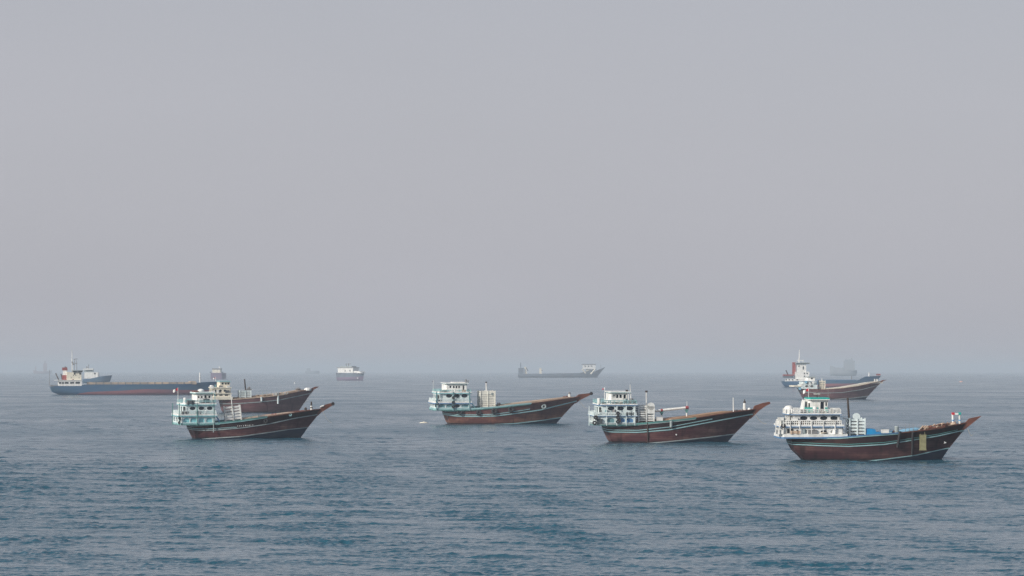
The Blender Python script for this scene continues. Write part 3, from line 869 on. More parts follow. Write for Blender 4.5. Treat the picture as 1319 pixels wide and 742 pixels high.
    for (ax, ay), (bx, by), lab in (((1159,555),(1155.8,575.5),'dark rubber strip on the side of the nearest dhow, further from the yellow pad'), ((1175.4,556),(1174.6,586),'long dark rubber strip hanging right beside the yellow fender pad')):
        y0, y1 = c.side_y(ax, ay), c.side_y(bx, by); b = MB(); k = 6
        pts = [c.P(ax+(bx-ax)*t, ay+(by-ay)*t, -(y0+(y1-y0)*t)-0.24) for t in np.linspace(0,1,k)]
        b.path(pts, 0.17, 8)
        c.thing(b, 'rubber_fender', M['rubber'], pts[0], lab, 'fender', 'rubber strips hung on the dhow side')
    for px in (1166,1171,1176): c.pole('stanchion', (px,556), (px-0.3,545.5), 0.03, M['grey_metal'], y=-2.4)
    c.tyre(1010.0, 547.5, 3.0, 'black tyre hanging from the stern railing of the nearest dhow', TY, y=-3.1)
    c.uprights((1000.6,1005,1010,1019,1031,1046,1061,1076), 541.4, 558.6, 3.22, M['white_paint'], 0.055)
    c.clutter(21, [(1012,1080,531.2,2.75,5),(1002,1082,546.2,2.95,6),(1000,1086,558.4,3.15,6)])
    c.clutter(31, [(1138,1160,557.5,1.9,2)], False)
dhow_teal()

# ------------------------------------------------------------------ dhow with the long white boom
def dhow_boom():
    c = Craft('wooden_dhow', 'red brown wooden dhow with a long white boom over its deck', 'dhow', G_DHOW, 875, 570, 11, 1.6)
    s2 = [(773,554.0),(790,555.6),(822,555.9),(863,552.6),(924,541.6),(969,534.0)]
    s1 = [(773,551.2),(790,553.0),(822,553.3),(863,549.0),(924,537.9),(969,532.0)]
    boot = [(782,572.5),(830,570.4),(867,567.4),(912,563.2),(945,559.8)]
    sheer = [(773.5,547.6),(795,547.3),(818.8,545.2),(862.8,541.2),(887,538.9),(924,533.4),(950,530),(974.4,527.4)]
    c.make_hull(dict(beam=7.2, stern_px=[(783,573),(782,570),(779,563),(775,553.5),(773.5,547)],
        stem_px=[(937.5,570),(946,560),(963,543),(974.5,530.5),(976,527)],
        sheer=sheer, bands=[boot, s2], mats=[M['navy_bottom'], M['hull_red'], M['bulwark_dark']]))
    c.strake('boot_stripe', boot, M['grey_trim'], 0.16, 0.03, u0=0.25)
    c.strake('rubbing_strake', s2, M['pale_aqua_trim'], 0.17, 0.09)
    c.strake('rubbing_strake', s1, M['pale_aqua_trim'], 0.13, 0.07, u1=0.72)
    c.strake('gunwale', sheer, M['green_trim'], 0.26, 0.12, 0.2, u1=0.60)
    c.strake('gunwale', sheer, M['grey_trim'], 0.10, 0.14, 0.2, u1=0.60, dz=-0.2)
    c.strake('gunwale', sheer, M['prow_wood'], 0.14, 0.10, 0.2, u0=0.605, u1=0.985)
    c.prow([(962,533.5),(967,540),(974,533.5),(978.5,529),(986,523.6),(993,520.0),(991.5,517.8),(983,519.4),(972,523.2),(970,528.6)], M['prow_wood'], 0.2)
    c.strip('hatch_coaming', [(822,543.5),(862,539.2),(887,536.6),(905,534.2),(922,531.6),(935,530)], 0.9, 0.55, M['deck_wood'])
    # stern decks
    c.slab('stern_platform', 757.5, 823, 543.8, 547.0, 3.5, M['grey_trim'], M['green_trim'], ch=1.0)
    c.tier('gallery', 758.8, 818.5, 535.2, 543.8, 3.35, M['cool_white_paint'],
           [(774.8,540.0,3.8,3.0,'arch','shade_teal'),(787,540.3,4.8,3.0,'arch','shade_teal'),(801,540.2,4.4,2.9,'arch','blue_trim'),(811.3,540.4,4.6,2.8,'arch','blue_trim')], aft=(3,0.36,'arch'), core='pale_inside')
    c.slab('deck_ledge', 757.6, 820, 533.6, 535.2, 3.45, M['cool_white_paint'], M['blue_trim'], grow=0.12)
    c.rail('railing', 758.5, 818.5, 530.4, 533.6, 3.4, M['cool_white_paint'], step=0.26, r=0.055)
    c.tier('gallery', 764.6, 818.5, 521.6, 533.6, 2.95, M['cool_white_paint'],
           [(775,524.6,3.6,2.0,'ellipse')] + ov((787.4,799.4,811.2), 525.4, 4.6, 2.5) + [], core='dark_inside', aft=(2,0.3,'rect'))
    b = MB()
    for k, px in enumerate((777,787.4,799.4,811.2)):
        b.box((c.X(px-4.6,-2.95), -2.975, c.Z(532.0)), (c.X(px+4.6,-2.95), -2.952, c.Z(530.0)))
    b.build('painted_rail_gap', M['dark_inside'], c.root)  # shaded railing gaps drawn as dark strips on the wall
    c.slab('deck_ledge', 764.0, 820, 519.2, 521.6, 3.05, M['white_paint'], M['blue_trim'], grow=0.14)
    c.rail('railing', 764.3, 819, 515.0, 519.2, 3.05, M['pale_aqua_trim'], step=0.7, r=0.05)
    c.tier('wheelhouse', 780.0, 808, 505.4, 519.2, 2.0, M['white_paint'],
           ov((785.8,791.2), 509.8, 2.0, 1.9, 'rect', 'pale_inside') + ov((795.2,799.4), 510.0, 1.5, 2.2, 'rect') + ov((804.6,), 511.8, 1.5, 4.0, 'rect'), ch=0.5, core='dark_inside')
    c.rail('balustrade', 780.5, 816, 515.2, 519.2, 2.2, M['white_paint'], step=0.24, r=0.06)
    c.slab('wheelhouse_roof', 778.2, 813.0, 503.9, 505.4, 2.3, M['white_paint'], M['pale_aqua_trim'], ch=0.5)
    c.posts('roof_post', (809.5, 812.3), 505.4, 519.2, 2.1, M['white_paint'])
    c.flag((778.6,519), (778.6,498.6), (778.6,499.2), (775.8,503.6), M['white_paint'], M['red_cloth'])
    c.pole('aerial', (811.6,504), (811.2,495.4), 0.06, M['white_paint'])
    b = MB(); b.tube(c.P(807,504,-1), c.P(807,502.8,-1), 0.2); b.tube(c.P(805.6,502.6,-1), c.P(808.6,502.6,-1), 0.10); b.build('radar_scanner', M['black_iron'], c.root)
    # deck gear
    c.crate('slatted_housing', 822.5, 842.2, 521.5, 542.2, 3.0, M['white_paint'], 7, y=-0.8, inner='pale_inside' if False else 'grey_metal')
    b = MB(); p = c.P(838.5, 527, -2.4); b.lathe(p, [(0.62,-0.1),(0.62,0.1)], 20, axis='y'); b.box((p.x-0.62, p.y-0.1, p.z-1.2), (p.x+0.62, p.y+0.1, p.z)); 
    b.v = [(x, y-0.0, z+0.55) for x, y, z in b.v]; b.build('round_plate', M['white_paint'], c.root)
    ms = c.pole('mast', (832.6,542), (832.2,505.0), 0.13, M['white_paint'], 0.09)
    b = MB(); b.tube(c.P(832.2,505.4), c.P(832.2,503.2), 0.22); b.build('lantern', M['black_iron'], ms)
    bo = c.pole('boom', (842,529.8), (886.5,525.0), 0.22, M['white_paint'], 0.20, n=10)
    for a, d in (((850.6,528.87),(853.2,528.6)),((882.8,525.4),(886.6,525.0))):
        b = MB(); b.tube(c.P(*a), c.P(*d), 0.26, n=10); b.build('painted_band', M['boom_red'], bo)
    for px, pt, pb in ((852,530.5,541.5),(884.2,527.5,538.5)):
        b = MB(); x = c.X(px); k = 2.6*c.s
        b.profile([(x-k, c.Z(pt)), (x-k*0.15, c.Z(pt+4.5)), (x+k*0.15, c.Z(pt+4.5)), (x+k, c.Z(pt))], -0.14, 0.14, 0)
        b.tube((x,0,c.Z(pt+4.4)), (x+0.05,0,c.Z(pb)), 0.12, n=8, mi=1)
        b.build('boom_crutch', [M['green_trim'], M['white_paint']], c.root)
    c.pole('aerial', (884.8,525), (884.6,516.6), 0.04, M['white_paint'])
    c.pole('foremast', (945,531), (944.5,512.4), 0.11, M['white_paint'], 0.07)
    b = MB()
    b.tube(c.P(959.3,529), c.P(959.3,519.5), 0.30, 0.24, 10); po = b.build('mooring_post', M['white_paint'], c.root)
    b = MB(); b.tube(c.P(959.3,519.4), c.P(959.3,516.6), 0.24, 0.16, 10); b.tube(c.P(959.3,516.4), c.P(959.3,514.6), 0.08, 0.07, 8); b.build('post_cap', M['black_iron'], po)
    c.dome('windlass', 965.4, 528.6, 2.2, M['white_paint'], -0.2); c.dome('windlass', 956.0, 529.4, 1.8, M['grey_metal'], -0.4); c.dome('windlass', 948.8, 530.2, 1.7, M['black_iron'], -0.6)
    c.anchor_line((972,532.5), (988,546), 0.03)
    b = MB(); y = c.side_y(864,545); b.tube(c.P(864.6,541,-y-0.2), c.P(864.2,549.5,-y-0.25), 0.26, 0.2, 8); b.build('side_bollard', M['grey_trim'], c.root)
    b = MB(); p = c.P(871,559,-c.side_y(871,559)-0.02); b.tube(p, p+Vector((0,-0.06,0)), 0.13, n=10); b.build('hull_outlet', M['white_paint'], c.root)
    b = MB(); b.path([c.P(834,543.5,-c.side_y(834,547)-0.1), c.P(834.4,556,-c.side_y(834,556)-0.14), c.P(834.6,569,-c.side_y(834,569)-0.1)], 0.09); b.build('drain_pipe', M['black_iron'], c.root)
    grp = TY
    c.tyre(768.2, 536.6, 2.9, 'black tyre at the stern corner of the boom dhow, upper one of the pair', grp, y=-3.6)
    c.tyre(766.6, 543.6, 2.9, 'black tyre at the stern corner of the boom dhow, lower one of the pair', grp, y=-3.65)
    for k, py in enumerate((531.5, 536.6, 541.8)):
        c.tyre(796.3, py, 2.6, ('highest', 'middle', 'lowest')[k] + ' tyre of the column on the white stern decks of the dhow with the boom', grp, y=-3.55)
    c.uprights((759.5,768,782,795,807,818), 521.8, 547, 3.52, M['cool_white_paint'], 0.06)
    c.clutter(22, [(766,816,519.2,3.05,7),(760,818,533.6,3.4,4),(760,820,543.6,3.5,2)])
    c.clutter(32, [(846,922,541.5,2.2,5)], False)
dhow_boom()

# ------------------------------------------------------------------ dhow with the square slatted crate and a row of tyres
def dhow_square():
    c = Craft('wooden_dhow', 'faded brown wooden dhow with a square white slatted housing amidships and tyres along its side', 'dhow', G_DHOW, 655, 546, 11, 1.6)
    s2 = [(568,533.0),(590,535.2),(613,535.6),(638,535.0),(670,531.2),(697,527.6),(725,521.0),(745,516.4)]
    s1 = [(568,531.6),(590,533.2),(613,533.6),(638,532.6),(670,528.4),(690,525.0)]
    boot = [(574,548.2),(620,546.6),(665,544.8),(700,541.2),(722,538.2)]
    sheer = [(568,528.2),(590,527.6),(613,525.4),(638.7,523.4),(662,520.9),(689.7,518.4),(717,515.0),(735,512.8),(748,511.2)]
    c.make_hull(dict(beam=8.4, stern_px=[(575,548),(574,546),(572,540.5),(569.5,533),(568,527)],
        stem_px=[(717,546),(724.5,537),(737,523.5),(747,514.2),(750,511)],
        sheer=sheer, bands=[boot, s2], mats=[M['navy_bottom'], M['hull_faded'], M['hull_red']]))
    c.strake('boot_stripe', boot, M['pale_aqua_trim'], 0.2, 0.03, u0=0.1)
    c.strake('rubbing_strake', s2, M['pale_aqua_trim'], 0.24, 0.10)
    c.strake('rubbing_strake', s1, M['pale_aqua_trim'], 0.16, 0.07, u1=0.66)
    c.strake('gunwale', sheer, M['pale_aqua_trim'], 0.30, 0.13, 0.22, u1=0.64)
    c.strake('gunwale', sheer, M['green_trim'], 0.18, 0.12, 0.22, u1=0.64, dz=-0.26)
    c.strake('gunwale', sheer, M['prow_wood'], 0.16, 0.10, 0.2, u0=0.645, u1=0.985)
    c.prow([(738,516.5),(742,520),(748,515.4),(763,508.0),(763,506.4),(746,508.2),(742,511.6)], M['prow_wood'], 0.22)
    c.strip('hatch_coaming', [(640,522.4),(662,519.8),(690,516.4),(705,514.6),(717,513.2),(730,511.4)], 1.0, 0.5, M['pale_wood'])
    c.slab('stern_platform', 552.6, 612, 524.8, 528.0, 4.0, M['pale_aqua_trim'], M['green_trim'], ch=1.2)
    c.tier('gallery', 553.6, 606, 519.4, 524.8, 3.85, M['cool_white_paint'],
           ov((569.6,579.2), 521.9, 4.0, 2.3, 'arch', 'shade_teal') + ov((589,), 522.0, 3.8, 2.2, 'ellipse', 'dark_glass') + ov((599,), 522.0, 4.4, 2.2, 'arch', 'shade_teal'), aft=(3,0.34,'arch'), core='pale_inside', ch=1.2)
    c.slab('deck_ledge', 552.4, 607, 516.2, 519.4, 3.95, M['white_paint'], M['blue_trim'], ch=1.2, grow=0.15)
    c.rail('railing', 553.4, 606, 513.2, 516.2, 3.85, M['cool_white_paint'], step=0.32, r=0.075, ch=1.2)
    c.tier('gallery', 557.4, 605.6, 506.4, 516.6, 3.45, M['cool_white_paint'],
           ov((569,578.6,588.6,598.4), 509.2, 3.9, 2.4) + [(562.5,510.2,2.2,1.8,'rect',None)], core='dark_inside', aft=(2,0.3,'rect'), ch=1.0)
    c.slab('deck_ledge', 557.0, 606.8, 504.0, 506.4, 3.6, M['white_paint'], M['aqua_paint'], ch=1.0, grow=0.15)
    c.rail('railing', 557.5, 606, 501.8, 504.0, 3.5, M['pale_aqua_trim'], step=0.9, r=0.06, ch=1.0)
    c.tier('wheelhouse', 568.6, 601.5, 494.0, 504.0, 2.5, M['white_paint'],
           ov((573,576.6,580.2), 497.9, 1.1, 1.5, 'rect') + ov((584.6,588,591.4), 498.1, 1.1, 1.5, 'rect') + ov((597,), 499.4, 1.1, 3.4, 'rect'), ch=0.6)
    c.slab('wheelhouse_roof', 567.6, 603.2, 493.0, 494.0, 2.7, M['white_paint'], M['pale_aqua_trim'], ch=0.6, grow=0.1)
    b = MB(); b.box((c.X(581.5,0), -1.4, c.Z(493)), (c.X(597.5,0), 1.4, c.Z(492.0))); b.build('sun_deck', M['white_paint'], c.root)
    b = MB(); b.tube(c.P(600,493,-1), c.P(600,488.4,-1), 0.14, n=6); b.tube(c.P(602.5,493,-1), c.P(602.5,490.2,-1), 0.10, n=6); b.tube(c.P(598,490.4,-1), c.P(604,490.4,-1), 0.08, n=6); b.build('mast', M['grey_metal'], c.root)
    c.flag((557.8,504), (558.0,489.5), (558,490.5), (556.6,494.4), M['red_cloth'], M['rubber'], r=0.04)
    b = MB()
    for yy in (-3.2, -2.2): b.tube(c.P(606,516.5,yy), c.P(612.5,526,yy), 0.13, n=6)
    for k in range(7):
        t = (k+.5)/7; b.tube(c.P(606+6.5*t,516.5+9.5*t,-3.2), c.P(606+6.5*t,516.5+9.5*t,-2.2), 0.07, n=6)
    b.build('ladder', M['aqua_paint'], c.root)
    c.crate('slatted_housing', 618.8, 637.6, 503.2, 524.0, 3.4, M['crate_white'], 9, y=-0.8, vposts=3, fill=0.80, inner='pale_inside')
    b = MB(); p = c.P(634,507,-2.62); b.lathe(p, [(0.3,-0.05),(0.3,0.05)], 14, axis='y'); b.build('round_plate', M['grey_trim'], c.root)
    ms = c.pole('mast', (626.4,505), (626.0,493.2), 0.18, M['white_paint'], 0.14)
    b = MB(); b.tube(c.P(626,493.2), c.P(626,491.8), 0.2); b.build('lantern', M['black_iron'], ms)
    for px in (641.5, 643.8): c.pole('deck_post', (px,523.5), (px-0.2,518.6), 0.14, M['prow_wood'], y=-1.0)
    b = MB(); b.tube(c.P(733.9,514), c.P(733.9,508), 0.34, 0.28, 10); po = b.build('mooring_post', M['white_paint'], c.root)
    b = MB(); b.tube(c.P(733.9,507.9), c.P(733.9,505.2), 0.26, 0.2, 10); b.build('post_cap', M['grey_metal'], po)
    b = MB(); b.tube(c.P(726,511.4,0.3), c.P(736.5,513.2,-0.6), 0.16, n=6); b.tube(c.P(728,513.2,-0.5), c.P(731,510.2,-0.4), 0.2, n=6); b.build('windlass', M['prow_wood'], c.root)
    pos = [(592.6,529.0,4.2),(616.8,530.6,3.6),(636.6,528.8,4.0),(658.2,526.6,4.0)]
    nm = ['nearest the stern', 'second from the stern', 'third from the stern', 'furthest forward of four']
    for (px,py,r), n_ in zip(pos, nm): c.tyre(px, py, r, 'tyre on the side of the dhow with square housing, ' + n_, TY)
    c.tyre(700.6, 523.4, 3.4, 'pale grey ring fender on the dark bow of the dhow with the square housing', TY, m='grey_trim')
    c.tyre(762.4, 507.0, 2.2, 'black tyre at the prow tip of the dhow with square housing', TY, y=-0.15)
    for k, py in enumerate((511.5, 517.5, 523.0)):
        c.tyre(584.2, py, 2.0, ('highest', 'middle', 'lowest')[k] + ' tyre of the column on the stern decks of the dhow with square housing', TY, y=-4.1)
    c.tyre(563.6, 519.0, 2.0, 'lone black tyre near the stern corner of the dhow with the square housing', TY, y=-3.95)
    c.anchor_line((746,514), (757,526), 0.03)
    c.uprights((563,584.2,605), 504.2, 528, 4.04, M['shade_teal'], 0.12)
    c.clutter(23, [(560,603,504,3.5,4),(556,604,516.6,3.85,3)])
    c.clutter(33, [(645,690,522.5,2.4,4)], False)
dhow_square()

# ------------------------------------------------------------------ dhow with aqua decks and a tilted slatted panel
def dhow_aqua():
    c = Craft('wooden_dhow', 'maroon wooden dhow with aqua stern decks and a leaning white slatted frame', 'dhow', G_DHOW, 325, 565, 12, 1.0)
    s2 = [(240,552.2),(260,553.6),(276,553.4),(311,550.6),(345,546.0),(380,538.8),(410,534.4)]
    s1 = [(240,550.2),(260,551.6),(276,551.4),(300,549.6)]
    boot = [(246,566.0),(275,563.8),(311,561.4),(345,557.0),(372,553.4),(396,551.4)]
    sheer = [(239.5,547.0),(260,546.4),(279.6,544.4),(311.8,541.0),(340,536.9),(370.6,533.0),(395,529.6),(414,527.6)]
    c.make_hull(dict(beam=7.0, stern_px=[(247,567),(246,565),(243.5,558),(240.5,551),(239.5,546)],
        stem_px=[(387.4,565),(396,552.6),(407,539),(414,529.5),(416,527)],
        sheer=sheer, bands=[boot, s2], mats=[M['navy_bottom'], M['hull_red'], M['bulwark_dark']]))
    c.strake('boot_stripe', boot, M['grey_trim'], 0.16, 0.03, u0=0.03)
    c.strake('rubbing_strake', s2, M['grey_trim'], 0.17, 0.08)
    c.strake('rubbing_strake', s1, M['pale_aqua_trim'], 0.10, 0.06, u1=0.36)
    c.strake('gunwale', sheer, M['green_trim'], 0.22, 0.12, 0.2, u1=0.58)
    c.strake('gunwale', sheer, M['pale_aqua_trim'], 0.10, 0.13, 0.2, u1=0.58, dz=-0.17)
    c.strake('gunwale', sheer, M['prow_wood'], 0.15, 0.10, 0.2, u0=0.585, u1=0.985)
    c.prow([(405,533),(409,536.6),(414.5,531.5),(430.6,521.6),(429.6,519.2),(420,521.6),(414,525.4),(411,529)], M['prow_wood'], 0.2)
    c.strip('hatch_coaming', [(312,540.0),(330,537.4),(345,535.2),(360,533.4),(375,531.4)], 0.9, 0.5, M['pale_wood'])
    c.slab('stern_platform', 222.0, 283, 543.8, 546.6, 3.4, M['pale_aqua_trim'], M['green_trim'], ch=1.0)
    c.tier('gallery', 223.0, 277, 535.6, 543.8, 3.25, M['cool_white_paint'],
           ov((241,250,260,270), 540.4, 3.9, 2.9, 'arch', 'aqua_paint'), aft=(2,0.34,'arch'), core='pale_inside')
    c.slab('deck_ledge', 222.2, 279, 532.4, 535.6, 3.35, M['white_paint'], M['aqua_paint'], grow=0.12)
    c.rail('railing', 223.4, 278, 528.8, 532.4, 3.3, M['cool_white_paint'], step=0.26, r=0.06)
    c.tier('gallery', 229.6, 277, 521.4, 532.4, 2.85, M['cool_white_paint'],
           ov((238.6,248.7,260,270.5), 525.4, 3.7, 2.2), core='dark_inside', aft=(2,0.3,'rect'))
    b = MB()
    for px in (250,260.5,270.6): b.box((c.X(px-4,-2.85), -2.878, c.Z(531.6)), (c.X(px+4,-2.85), -2.852, c.Z(529.4)))
    b.build('painted_rail_gap', M['aqua_paint'], c.root)  # aqua strips imitate the darker gaps of the balustrade
    c.slab('deck_ledge', 228.8, 278.2, 518.4, 521.4, 2.95, M['white_paint'], M['aqua_paint'], grow=0.12)
    c.rail('railing', 229.4, 277, 515.0, 518.4, 2.95, M['pale_aqua_trim'], step=0.9, r=0.05)
    c.tier('wheelhouse', 247.0, 274, 507.0, 518.4, 1.9, M['white_paint'],
           ov((252.2,256.2,260.2), 511.3, 1.2, 1.4, 'rect') + ov((265,), 512.4, 1.4, 3.6, 'rect') + ov((270,), 511.0, 1.3, 1.4, 'rect'), ch=0.5)
    c.slab('wheelhouse_roof', 244.6, 275, 504.8, 507.0, 2.1, M['cool_white_paint'], M['green_trim'], ch=0.5)
    c.dome('liferaft', 259.0, 505.0, 4.3, M['white_paint'], -0.8, 0.55)
    b = MB(); b.box((c.X(248.4,-0.6), -1.3, c.Z(504.8)), (c.X(254.4,-0.6), 0.4, c.Z(503.2))); b.build('roof_locker', M['prow_wood'], c.root)
    c.flag((229.8,521), (229.6,499.0), (229.6,499.4), (223.6,502.6), M['red_cloth'], M['white_paint'], r=0.04)
    c.posts('roof_post', (277,), 505, 519, 2.4, M['pale_aqua_trim'], 0.05)
    b = MB()
    for yy in (-3.0, -2.1): b.tube(c.P(277.6,533,yy), c.P(284,544.6,yy), 0.10, n=6)
    for k in range(7):
        t = (k+.5)/7; b.tube(c.P(277.6+6.4*t,533+11.6*t,-3.0), c.P(277.6+6.4*t,533+11.6*t,-2.1), 0.06, n=6)
    b.build('ladder', M['blue_trim'], c.root)
    c.crate('slatted_housing', 290.8, 310.8, 522.4, 540.8, 0.5, M['white_paint'], 5, tilt=-6, y=-1.6, vposts=3, inner=None)
    c.pole('mast', (300.2,541), (297.4,507.4), 0.11, M['white_paint'], 0.07)
    b = MB(); b.tube(c.P(401.6,529.6), c.P(401.4,523), 0.20, 0.18, 10); po = b.build('mooring_post', M['white_paint'], c.root)
    b = MB(); b.tube(c.P(401.5,526.2), c.P(401.5,524.8), 0.215, n=10); b.tube(c.P(401.4,522.9), c.P(401.4,517.6), 0.17, 0.13, 10); b.build('post_cap', M['black_iron'], po)
    b = MB(); b.lathe(c.P(393.9,530.6,-0.4), [(0.3,0),(0.2,0.3),(0.26,0.55),(0.12,0.75)], 10); b.build('bollard', M['black_iron'], c.root)
    b = MB(); b.tube(c.P(345,537.5,-0.8), c.P(352,534.6,-0.4), 0.25, n=8); b.tube(c.P(349,537,-0.5), c.P(356,533.8,-0.9), 0.2, n=8); b.build('winch_drum', M['rust_red'], c.root)
    b = MB(); rnd = random.Random(3); y = c.side_y(318,546.5)
    for k in range(9):
        px = 306+k*2.4; L = 0.5+rnd.random()*0.9; py = 548.4-k*0.12
        p = c.P(px, py, -c.side_y(px, py)-0.015); b.box((p.x, p.y-0.02, p.z-0.06*rnd.random()), (p.x+L*c.s, p.y+0.015, p.z+0.10+0.08*rnd.random()))
    b.build('registration_mark', M['white_paint'], c.root)
    b = MB(); b.tube(c.P(413,524.6,-0.215), c.P(417.5,523.0,-0.215), 0.14, n=6); b.build('prow_patch', M['white_paint'], c.root)
    c.tyre(342.2, 542.0, 2.9, 'black tyre on the side of the dhow with aqua decks, under its midship winch', TY)
    c.tyre(373.8, 534.2, 2.2, 'pale aqua ring fender on the dark bow of the dhow with aqua decks', TY, m='pale_aqua_trim')
    c.tyre(429.6, 520.6, 2.3, 'black tyre at the very tip of the prow of the dhow with aqua decks', TY, y=-0.15)
    for k, (px, py) in enumerate(((232.4,537.6),(232.0,543.4))):
        c.tyre(px, py, 1.9, ('upper', 'lower')[k] + ' black tyre at the stern corner of the dhow with aqua decks', TY, y=-3.45)
    b = MB(); b.path([c.P(275.6,545,-3.5), c.P(275.4,556,-3.5)], 0.09); b.build('hanging_pipe', M['grey_trim'], c.root)
    b = MB(); b.path([c.P(254.6,521,-3.5), c.P(254.6,547,-3.5)], 0.09); b.build('stern_post', M['green_trim'], c.root)
    c.anchor_line((416,529.5), (428,545), 0.025)
    c.uprights((223.6,232,254.6,276), 518.4, 546, 3.42, M['green_trim'], 0.06)
    c.clutter(24, [(232,275,518.4,2.95,4),(225,276,532.4,3.3,3)])
    c.clutter(34, [(316,350,539.5,2.0,3)], False)
dhow_aqua()

# ------------------------------------------------------------------ dhow half hidden behind the aqua one
def dhow_hidden():
    c = Craft('wooden_dhow', 'plum brown wooden dhow with cream stern house, half hidden behind the dhow with aqua decks', 'dhow', G_DHOW, 340, 531.5, 10, 1.0)
    s2 = [(282,519.6),(300,519.8),(332,517.6),(360,515.0),(385,510.0),(402,506.4)]
    boot = [(285,533.5),(330,532.4),(365,531.2),(388,527)]
    sheer = [(281,514.6),(300,514.2),(332.7,511.6),(352,509.8),(370.6,507.4),(390,503.6),(404,500.4)]
    c.make_hull(dict(beam=8.0, stern_px=[(286,533),(285,531),(281,514)], stem_px=[(383.8,531.5),(390,522),(399,509),(404,501),(405,499)],
        sheer=sheer, bands=[boot, s2], mats=[M['ship_red_bottom'], M['hull_plum'], M['hull_plum']]))
    c.strake('rubbing_strake', s2, M['grey_trim'], 0.22, 0.1)
    c.strake('gunwale', sheer, M['pale_wood'], 0.24, 0.13, 0.2, u1=0.72)
    c.strake('gunwale', sheer, M['prow_wood'], 0.24, 0.1, 0.2, u0=0.725, u1=0.985)
    c.prow([(397,504),(401,507),(404.5,502),(411.4,498.2),(406,498.2),(400,501)], M['prow_wood'], 0.2)
    c.strip('hatch_coaming', [(300,512.4),(332,509.6),(352,507.4),(370,505.0),(386,502.0)], 1.2, 0.5, M['pale_wood'])
    c.slab('stern_platform', 267.5, 300, 510.6, 514.4, 3.7, M['cream_paint'])
    c.tier('gallery', 268.4, 297.6, 506.8, 510.6, 3.5, M['cream_paint'], ov((278,285,292), 508.6, 2.2, 0.9, 'rect'), aft=(2,0.3,'rect'))
    c.slab('deck_ledge', 267.8, 298.4, 505.8, 506.8, 3.6, M['cream_paint'], grow=0.12)
    c.tier('gallery', 269.6, 297.2, 499.8, 505.8, 3.1, M['cream_paint'], ov((272.5,278.2,284.2,290.2), 503.0, 1.9, 1.5), aft=(2,0.3,'rect'))
    c.slab('deck_ledge', 269.0, 298, 498.6, 499.8, 3.2, M['cream_paint'], grow=0.1)
    c.tier('wheelhouse', 279.4, 296.2, 491.8, 498.6, 2.1, M['cream_paint'], ov((283,287,291,294.2), 494.0, 1.3, 1.2, 'rect'), ch=0.5)
    c.slab('wheelhouse_roof', 278.6, 297.2, 490.6, 491.8, 2.3, M['pale_aqua_trim'], ch=0.5)
    c.dome('radar_dome', 272.8, 498.6, 2.7, M['white_paint'], -1.0, 0.6)
    c.flag((277.8,491), (277.8,485.4), (277.8,485.6), (274.8,487.6), M['red_cloth'], M['white_paint'], r=0.06)
    c.pole('funnel_pipe', (316.6,506), (314.9,488.2), 0.22, M['black_iron'], 0.18)
    c.crate('deck_housing', 309.2, 323.4, 502.6, 512, 3.2, M['cool_white_paint'], 4, y=-0.8)
    b = MB(); b.box(tuple(c.P(318.5,502.6,-1.2)), tuple(c.P(323,500.4,0.2))); b.tube(c.P(319.5,500.4,-0.5), c.P(321.8,498.6,-0.5), 0.3); b.build('engine_vent', M['grey_metal'], c.root)
    b = MB()
    for px in (338.2,343.6,349.4,355.2,358.4,363.5): b.tube(c.P(px,509,-2.6), c.P(px,504.2,-2.6), 0.10, n=6)
    b.build('stanchion', M['grey_trim'], c.root)
    for px, p0, p1 in ((336.8,511,516.4),(358.0,508.5,520.0)):
        y = c.side_y(px, p1); b = MB(); b.tube(c.P(px,p0,-y-0.3), c.P(px,p1,-y-0.3), 0.30, 0.24, 8); b.build('side_bollard', M['cool_white_paint'], c.root)
    b = MB(); b.lathe(c.P(396.4,503,-0.3), [(1.1,0),(1.0,0.5),(0.4,0.8)], 10); b.build('windlass', M['white_paint'], c.root)
    b = MB(); b.lathe(c.P(383.8,504.6,-0.3), [(0.8,0),(0.6,0.5),(0.9,0.8),(0.2,1.2)], 10); b.build('windlass', M['grey_metal'], c.root)
    c.anchor_line((402,505), (391,520), 0.04)
    c.clutter(25, [(271,296,498.6,3.2,4),(270,297,505.8,3.6,3)])
    c.clutter(35, [(328,376,509.5,2.2,7)], False)
dhow_hidden()

